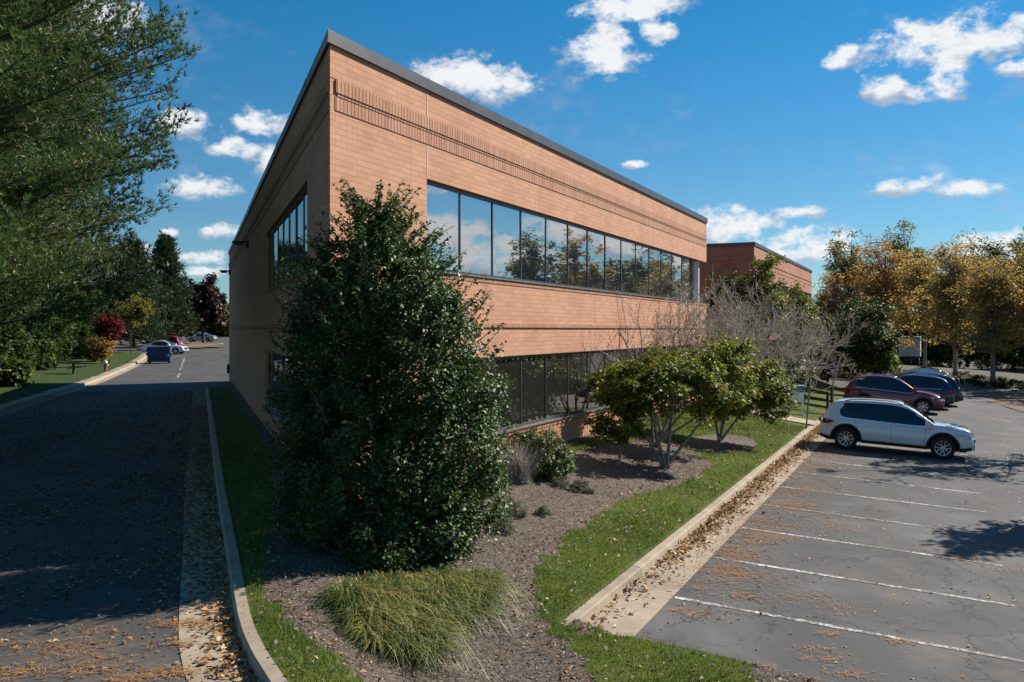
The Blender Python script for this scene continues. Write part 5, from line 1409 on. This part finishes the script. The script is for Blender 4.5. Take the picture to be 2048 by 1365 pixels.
    if S['clad']:
        for sg in (-1, 1):
            tr = MB()
            for w in xw:
                n = 20
                for i in range(n):
                    t0, t1 = math.pi*(-.03+1.06*i/n), math.pi*(-.03+1.06*(i+1)/n)
                    P = [(w+r_*math.cos(t_), max(rc+r_*math.sin(t_), .2)) for r_, t_ in ((ra-.004, t0), (ra+.055, t0), (ra+.055, t1), (ra-.004, t1))]
                    on_side(tr, P, .007, sg)
            x0, x1 = xw[1]+ra+.03, xw[0]-ra-.03
            for i in range(8):
                a_, b_ = x0+(x1-x0)*i/8, x0+(x1-x0)*(i+1)/8; on_side(tr, [(a_, S['sill']-.0), (b_, S['sill']-.0), (b_, S['sill']+.10), (a_, S['sill']+.10)], .009, sg)
            for (x0, x1) in ((-L/2+.06, xw[1]-ra-.03), (xw[0]+ra+.03, L/2-.1)):
                for i in range(5):
                    a_, b_ = x0+(x1-x0)*i/5, x0+(x1-x0)*(i+1)/5; on_side(tr, [(a_, float(zb0(a_))), (b_, float(zb0(b_))), (b_, float(zb0(b_))+.12), (a_, float(zb0(a_))+.12)], .008, sg)
            tr.build('cladding', M['trim'], root)
    # bumper blacks across nose and tail
    bp = MB()
    bp.box((-L/2+.05, 0, S['sill']+.17), (.14, Wd*.74, .16)); bp.box((L/2-.07, 0, S['sill']+.14), (.13, Wd*.70, .12)); bp.build('bumper', M['trim'], root, bevel=.02)
    # ---- panel gaps, crease shade line and handles
    if lod > 1:
        gp = MB(); hd = MB()
        xm = (xw[0]+xw[1])/2
        for sg in (-1, 1):
            for gxp, lean in ((xm-.08, .0), (xw[0]-ra-.10, .03), (xw[1]+ra*.72, -.10)):
                z0_ = S['sill']+.12 if gxp != xw[1]+ra*.72 else rc+ra*.75
                n = 10
                for i in range(n):
                    za, zb_ = z0_+(float(zt(gxp))-.02-z0_)*i/n, z0_+(float(zt(gxp))-.02-z0_)*(i+1)/n
                    xa, xb = gxp+lean*(za-z0_)*2, gxp+lean*(zb_-z0_)*2
                    on_side(gp, [(xa-.004, za), (xa+.004, za), (xb+.004, zb_), (xb-.004, zb_)], .0025, sg)
            n = 12; x0, x1 = xw[1]-ra*.4, xw[0]-ra*.6
            for i in range(n):   # crease, its shade drawn as a thin dark strip
                a_, b_ = x0+(x1-x0)*i/n, x0+(x1-x0)*(i+1)/n; za = .80; on_side(gp, [(a_, za), (b_, za), (b_, za+.004), (a_, za+.004)], .002, sg)
            for hx in (xm-.36, xm-.36-1.02):
                y_ = float(yside(hx, .86)); hd.box((hx, sg*(y_+.02), .865), (.2, .02, .026))
        gp.build('panel_gap_crease_shade', M['seamline'], root); hd.build('door_handle', pmat, root, bevel=.006)
        # chrome line under the glass
        for sg in (-1, 1):
            ch = MB()
            x0, x1 = rx0+.05, rx1-.02; n = 14
            for i in range(n):
                a_, b_ = x0+(x1-x0)*i/n, x0+(x1-x0)*(i+1)/n
                ya, yb2 = hw*plan(a_)*.905+.004, hw*plan(b_)*.905+.004; za, zb2 = float(zt(a_)), float(zt(b_))
                P = [(a_, sg*ya, za-.012), (b_, sg*yb2, zb2-.012), (b_, sg*(yb2-.006), zb2+.012), (a_, sg*(ya-.006), za+.012)]; ch.face(P if sg < 0 else P[::-1])
            ch.build('trim_line', M['chrome'] if S['clad'] else M['trim'], root)
    # ---- lamps, mirrors, grille
    for sg in (-1, 1):
        h = MB(); xh = L/2-.34
        q = []
        for (x, z) in ((L/2-.60, .87), (L/2-.56, .76), (L/2-.30, .68), (L/2-.16, .68), (L/2-.15, .76), (L/2-.34, .85)):
            z = min(z, float(zt(x))-.03); q.append((x, sg*(float(yside(x, z))+.008), z))
        q2 = [(L/2-.0, sg*hw*.52, .68), (L/2-.02, sg*hw*.52, .76)]
        h.face(q if sg < 0 else q[::-1]); h.face([q[3], q[4], q2[1], q2[0]] if sg < 0 else [q[4], q[3], q2[0], q2[1]])
        h.build('headlight', M['lamp'], root)
        h = MB(); q = []
        for (x, z) in ((-L/2+.12, .80), (-L/2+.12, .95), (-L/2+.34, .95), (-L/2+.5, .90), (-L/2+.34, .81)):
            z = min(z, float(zt(x))-.02); q.append((x, sg*(float(yside(x, z))+.016), z))
        h.face(q if sg > 0 else q[::-1]); h.box((-L/2+.015, sg*hw*.60, .90), (.06, .36, .12)); h.build('taillight', M['tail'], root)
        mr = MB(); xm_ = rx1-.02; mr.box((xm_, sg*(hw+.11), float(zt(xm_))+.09), (.17, .24, .17)); mr.box((xm_+.02, sg*(hw-.03), float(zt(xm_))+.03), (.05, .14, .035))
        mr.build('mirror', pmat, root, bevel=.03)
        for w in xw:
            ty = MB(); y0 = hw-.235; r_ = rc
            prof = [(r_*.62, y0+.01), (r_*.93, y0), (r_*.985, y0+.03), (r_, y0+.06), (r_, y0+.17), (r_*.985, y0+.205), (r_*.93, y0+.225), (r_*.66, y0+.222), (r_*.64, y0+.19)]
            ty.lathe([(a_, b_*1.0) for a_, b_ in prof], 32, (0, 0, 0), 'y')
            o_ = ty.build('wheel', M['tyre'], root, smooth=True); o_.location = (w, 0, rc); 
            if sg < 0: o_.scale = (1, -1, 1)
            rm = MB(); yy = y0+.205; rr = r_*.66
            rm.lathe([(rr, y0+.02), (rr, yy+.008), (rr*.93, yy+.004), (rr*.9, yy-.03)], 32, (0, 0, 0), 'y')
            rm.lathe([(.001, yy+.0), (.055, yy-.002), (.065, yy-.03)], 16, (0, 0, 0), 'y')
            ns_ = wheel_style
            for i in range(ns_):
                t_ = 2*math.pi*i/ns_+.3
                for d_ in (-.13, .13):
                    c_, s2 = math.cos(t_), math.sin(t_); px_, pz_ = -s2, c_
                    a_ = np.array([c_*.05+px_*d_*.22, yy-.012, s2*.05+pz_*d_*.22]); b_ = np.array([c_*rr*.95+px_*d_*.55, yy-.006, s2*rr*.95+pz_*d_*.55])
                    dd_ = unit(b_-a_); sd2 = np.array([-dd_[2], 0, dd_[0]])*.011; dp_ = np.array([0, .02, 0])
                    rm.hexa([a_-sd2-dp_, a_+sd2-dp_, b_+sd2*1.2-dp_, b_-sd2*1.2-dp_, a_-sd2+dp_*.3, a_+sd2+dp_*.3, b_+sd2*1.2+dp_*.3, b_-sd2*1.2+dp_*.3])
            rm.build('rim', M['rim'], o_)
            bk = MB(); bk.lathe([(.001, yy-.05), (rr*.96, yy-.05)], 24, (0, 0, 0), 'y'); bk.build('brake_disc', M['darkmetal'], o_)
    gr = MB(); gr.box((L/2-.035, 0, .60), (.06, Wd*.44, .2))
    o_ = gr.build('grille', M['trim'], root, bevel=.02)
    if lod > 1:
        gb = MB()
        for z in (.55, .65): gb.box((L/2-.001, 0, z), (.02, Wd*.42, .02))
        gb.lathe([(.085, -.012), (.1, 0), (.085, .012)], 24, (L/2+.0, 0, .6), 'y') if False else None
        ring = [(L/2+.012, .09*math.cos(t_), .60+.09*math.sin(t_)) for t_ in np.linspace(0, 2*math.pi, 25)]
        gb.tube(ring, .009, 6, cap=False)
        for t_ in (math.pi/2, math.pi*7/6, math.pi*11/6): gb.tube([(L/2+.012, 0, .60), (L/2+.012, .088*math.cos(t_), .60+.088*math.sin(t_))], [.012, .004], 5)
        gb.build('grille_bar', M['chrome'], o_)
    wp = MB(); wp.box((-L/2-.0, 0, .74), (.02, .34, .14)); wp.build('licence_plate', M['signw'], root)
    if S['rails']:
        for sg in (-1, 1):
            rl = MB(); P = []
            for x in np.linspace(-1.55, .18, 10):
                zr = float(interp(x, roof)); hgt = zr-float(zt(x)); P.append((x, sg*(hw*.905-.40*hgt-.03+.0), zr+.028))
            P[0] = (P[0][0], P[0][1], P[0][2]-.04); P[-1] = (P[-1][0], P[-1][1], P[-1][2]-.04)
            rl.tube(P, .016, 6); rl.build('roof_rail', M['trim'] if pmat is M['white'] else M['chrome'], root, smooth=True)
    if rack:
        rk = MB()
        for x in (-1.2, -.3): rk.box((x, 0, float(interp(x, roof))+.07), (.06, Wd*.66, .03))
        rk.build('roof_rack', M['trim'], root)
    if spare:
        sp_ = MB(); sp_.lathe([(.001, -L/2-.22), (.30, -L/2-.22), (.34, -L/2-.19), (.34, -L/2-.03), (.001, -L/2-.02)], 28, (0, 0, .93), 'y')
        # turn the lathe axis to the car's length
        sp_.v = [(y, x, z) for x, y, z in sp_.v]; sp_.build('spare_wheel', M['tyre'], root, smooth=True)
    if visor:
        pass
    return root
slope = math.radians(3.15)
FV = np.array([V[0]*math.cos(slope), V[1]*math.cos(slope), -math.sin(slope)])
def park(a, b, **k):
    p = pt(a, b, zlot(b)); return p
GRP = 'cars parked in the bays'
make_car('parked_suv', 'white sport utility car parked alone in the nearest occupied bay, nose out', 'car', park(20.36, 7.62), FV, GRP, SUV, M['white'])
make_car('parked_suv', 'dark red sport utility car parked nose out behind the white one', 'car', park(36.4, 7.0), FV, GRP, SUV2, M['red'], wheel_style=7)
make_car('parked_suv', 'blue black sport utility car parked tail out right beside the dark red one', 'car', park(39.7, 7.5), -FV, GRP, SUV2, M['blueblack'])
make_car('parked_suv', 'navy wagon with roof rails parked tail out, third in the row beyond the white car', 'car', park(42.4, 7.9), -FV, GRP, dict(SUV2, L=4.7), M['navy'])
make_car('parked_suv', 'grey sport utility car mostly hidden behind the navy wagon', 'car', park(45.0, 7.6), -FV, GRP, SUV2, M['greyp'])
make_car('parked_suv', 'dark grey sport utility car with a spare wheel on its tail, farthest in the row', 'car', park(47.7, 7.7), -FV, GRP, dict(SUV2), M['darkgrey'], spare=True, rack=True)
make_car('parked_car', 'bright red car showing only its bonnet behind the dark red one', 'car', park(51.5, 3.6)+np.array([0, 0, .35]), FV, GRP, SEDAN, M['brightred'])
# the far yard on the left
def far_car(px, py, name, label, hx, S, m_, **k):
    p = pix(px, py, zroad); make_car(name, label, 'car', p+np.array([0, 0, .01]), (math.cos(hx), math.sin(hx), 0), 'cars in the far yard', S, M[m_], lod=1, **k)
far_car(403, 683.5, 'parked_car', 'silver sedan parked beyond the maroon tree', math.pi-.0, SEDAN, 'silver')
far_car(398, 669.5, 'parked_suv', 'white sport utility car behind the silver sedan, left of the maroon trunk', math.pi, SUV, 'white')
far_car(427, 669.0, 'parked_suv', 'white and dark car right of the maroon trunk behind the silver sedan', .2, SUV2, 'white')
far_car(437, 668.0, 'parked_suv', 'dark car at the right end of the far yard beside the brick wall', .5, SUV2, 'darkgrey')
far_car(330, 708.5, 'parked_car', 'white car parked behind the blue dumpster', 0, SEDAN, 'white')
far_car(327, 699.0, 'parked_car', 'red car parked behind the white one and the blue dumpster', math.pi, SUV2, 'brightred')

# ---------------------------------------------------------------- dumpster
q = pix(319, 727, zroad); rd = empty('dumpster', tuple(q), 'dark blue steel dumpster standing on the drive', 'dumpster', rz=.28)
mb = MB(); w_, d_, h_ = 1.83, 1.4, 1.38
def hexb(mb, x0, x1, y0, y1, z0, z1, ytop=0): mb.hexa([np.array(p) for p in ((x0, y0, z0), (x1, y0, z0), (x1, y1, z0), (x0, y1, z0), (x0, y0+ytop, z1), (x1, y0+ytop, z1), (x1, y1, z1), (x0, y1, z1))])
hexb(mb, -w_/2, w_/2, -d_/2, d_/2, .14, h_, ytop=.0); mb.build('bin_body', M['bin'], rd, bevel=.01)
mb = MB(); hexb(mb, -w_/2+.05, w_/2-.42, -d_/2-.012, -d_/2-.002, .2, .82); mb.build('recess_shade_panel', M['bindark'], rd)  # thin raised slab, the shade of a recess put into its colour
for sg in (-1, 1):
    mb = MB(); mb.box((sg*(w_/2+.06), -.1, .78), (.12, .9, .16)); mb.build('lift_pocket', M['bin'], rd, bevel=.01)
for x in (-.8, .8):
    for y in (-.5, .5):
        mb = MB(); mb.lathe([(.001, -.03), (.07, -.03), (.07, .03), (.001, .03)], 14, (x, y, .075), 'y'); mb.build('caster', M['tyre'], rd)
mb = MB(); hexb(mb, -w_/2-.03, w_/2+.03, -d_/2-.04, d_/2+.04, h_+.002, h_+.05); mb.build('lid', M['trim'], rd, bevel=.01)
mb = MB(); mb.face([(w_/2-.2, -d_/2-.004, .62), (w_/2-.05, -d_/2-.004, .62), (w_/2-.05, -d_/2-.004, .8), (w_/2-.2, -d_/2-.004, .8)]); mb.build('notice', M['signw'], rd)
for k in range(5):
    mb = MB(); x = -w_/2+.1+k*(w_-.2)/4; mb.box((x, -d_/2-.03, 1.08), (.05, .05, .5)); mb.build('rib', M['bin'], rd)
# ---------------------------------------------------------------- hydrant
q = pix(211, 743, lambda x, y: float(zlawn(np.array(x), np.array(y)))); hy = empty('fire_hydrant', tuple(q), 'red fire hydrant with a white cap on the side lawn', 'fire hydrant')
mb = MB(); mb.lathe([(.001, 0), (.17, 0), (.17, .05), (.11, .06), (.105, .5), (.14, .51), (.14, .56)], 20); mb.build('barrel', M['hyd'], hy, smooth=False)
mb = MB(); mb.lathe([(.14, .56), (.13, .64), (.09, .72), (.03, .75), (.03, .8), (.001, .8)], 20); mb.build('bonnet', M['hydw'], hy)
for sg in (-1, 1):
    mb = MB(); mb.tube([(sg*.08, 0, .42), (sg*.19, 0, .42)], .055, 12); mb.build('outlet', M['hydw'], hy)
# ---------------------------------------------------------------- picnic table
q = pix(147, 748, lambda x, y: float(zlawn(np.array(x), np.array(y)))); pc = empty('picnic_table', tuple(q), 'dark pedestal picnic table with two benches on the side lawn', 'picnic table')
mb = MB(); mb.box((0, 0, .74), (1.3, .75, .05)); mb.build('tabletop', M['blackp'], pc, bevel=.01)
mb = MB(); mb.box((0, 0, .36), (.12, .12, .72)); mb.build('pedestal', M['blackp'], pc)
for y, l_ in ((-.72, 1.85), (.72, 1.2)):
    mb = MB(); mb.box((0, y, .44), (l_, .26, .045)); s_ = mb.build('bench', M['blackp'], pc, bevel=.01)
    mb = MB(); mb.box((0, y/2, .38), (.08, abs(y), .06)); mb.build('bench_arm', M['blackp'], s_)
# ---------------------------------------------------------------- sign, posts, fence, cabinet, truck
q = pix(1592, 829, zisl); k_ = q[1]/F
sg_ = empty('directory_sign', tuple(q), 'white site sign with a blue header on the lawn before the rail fence', 'sign', rz=-AL+R(20))
for x in (-.26, .26):
    mb = MB(); mb.box((x, 0, .52), (.07, .22, 1.04)); mb.build('post', M['signw'], sg_)
mb = MB(); mb.box((0, 0, .82), (.452, .215, .62)); mb.build('panel', M['signw'], sg_)
mb = MB(); mb.box((0, -.001, 1.06), (.60, .235, .26)); mb.build('header', M['signb'], sg_)
mb = MB()
for i in range(4): mb.box((-.02*i, -.111, .93-.075*i), (.3-.05*(i % 2), .003, .02))
mb.build('lettering', M['signt'], sg_)
mb = MB(); mb.box((0, 0, 1.2), (.66, .26, .035)); mb.build('cap', M['signw'], sg_)
for px, py, ty, tx, lb in ((1612, 858, 748, 1622, 'leaning thin steel sign post on the lawn corner beside the white car'), (1665, 829, 715, 1668, 'upright thin steel post behind the rail fence')):
    q = pix(px, py, zisl); top_ = np.array([(tx-1024)/F*q[1], q[1]+.05, CAMZ-(ty-660)/F*q[1]])
    o_ = empty('sign_post', tuple(q), lb, 'post')
    mb = MB(); mb.tube([(0, 0, -.1), tuple(top_-q)], .028, 6); mb.build('post', M['galv'], o_)
def rail_fence(pts, label, h=1.0, rails=(.3, .62, .94)):
    base = np.array(pts[0]); rt = empty('rail_fence', tuple(base), label, 'fence', 'black rail fences behind the sign')
    for i, p in enumerate(pts):
        mb = MB(); mb.box(tuple(np.array(p)-base+np.array([0, 0, h/2-.05])), (.09, .09, h+.1)); mb.build('post', M['blackp'], rt)
    for i in range(len(pts)-1):
        for r_ in rails:
            a_, b_ = np.array(pts[i])-base, np.array(pts[i+1])-base; d = unit(b_-a_); mb = MB()
            mb.box(tuple((a_+b_)/2+np.array([0, -.055, r_])), (np.linalg.norm(b_-a_), .03, .09), (d, np.cross(zc3, d), zc3)); mb.build('rail', M['blackp'], rt)
f1 = [pix(x, y, zisl) for x, y in ((1536, 808), (1583, 816), (1655, 829))]
f2 = [pix(x, y, zisl) for x, y in ((1560, 803), (1663, 816), (1720, 821))]
rail_fence(f1, 'black three rail fence nearer the camera, ending at the tall thin post'); rail_fence(f2, 'black three rail fence just behind the nearer one, running on behind the white car')
q = np.array([(1792-1024)/F*60, 60, -1.15]); cb = empty('utility_cabinet', tuple(q), 'beige utility cabinet standing behind the parked cars', 'cabinet', rz=-.5)
mb = MB(); mb.box((0, 0, .78), (.72, .55, 1.56)); mb.build('cabinet_body', M['box'], cb, bevel=.02); mb = MB(); mb.box((0, 0, 1.59), (.78, .6, .05)); mb.build('lid', M['signw'], cb)
Zt = 104; q = np.array([(1819-1024)/F*Zt, Zt, -1.35]); tk = empty('box_truck', tuple(q), 'white box truck parked under the autumn trees, seen from behind', 'truck', rz=-.45)
mb = MB(); mb.box((0, 2.2, 2.35), (2.3, 5.2, 2.3)); mb.build('cargo_box', M['truckw'], tk, bevel=.03)
mb = MB(); mb.box((0, 5.9, 1.55), (2.0, 1.8, 1.7)); mb.build('cab', M['brightred'], tk, bevel=.1)
mb = MB(); mb.box((0, 2.4, .95), (1.1, 6.5, .3)); mb.box((0, -.42, .62), (2.1, .1, .14)); mb.build('chassis', M['trim'], tk)
mb = MB(); mb.box((-.2, -.413, 2.2), (.9, .01, .22)); mb.build('marking', M['signt'], tk)
for x in (-.9, .9):
    for y in (.8, 5.6):
        mb = MB(); mb.lathe([(.001, -.15), (.45, -.15), (.48, -.1), (.48, .1), (.45, .15), (.001, .15)], 20, (0, 0, 0), 'y'); mb.v = [(y_+x, x_+y, z_+.48) for x_, y_, z_ in mb.v]; mb.build('wheel', M['tyre'], tk)
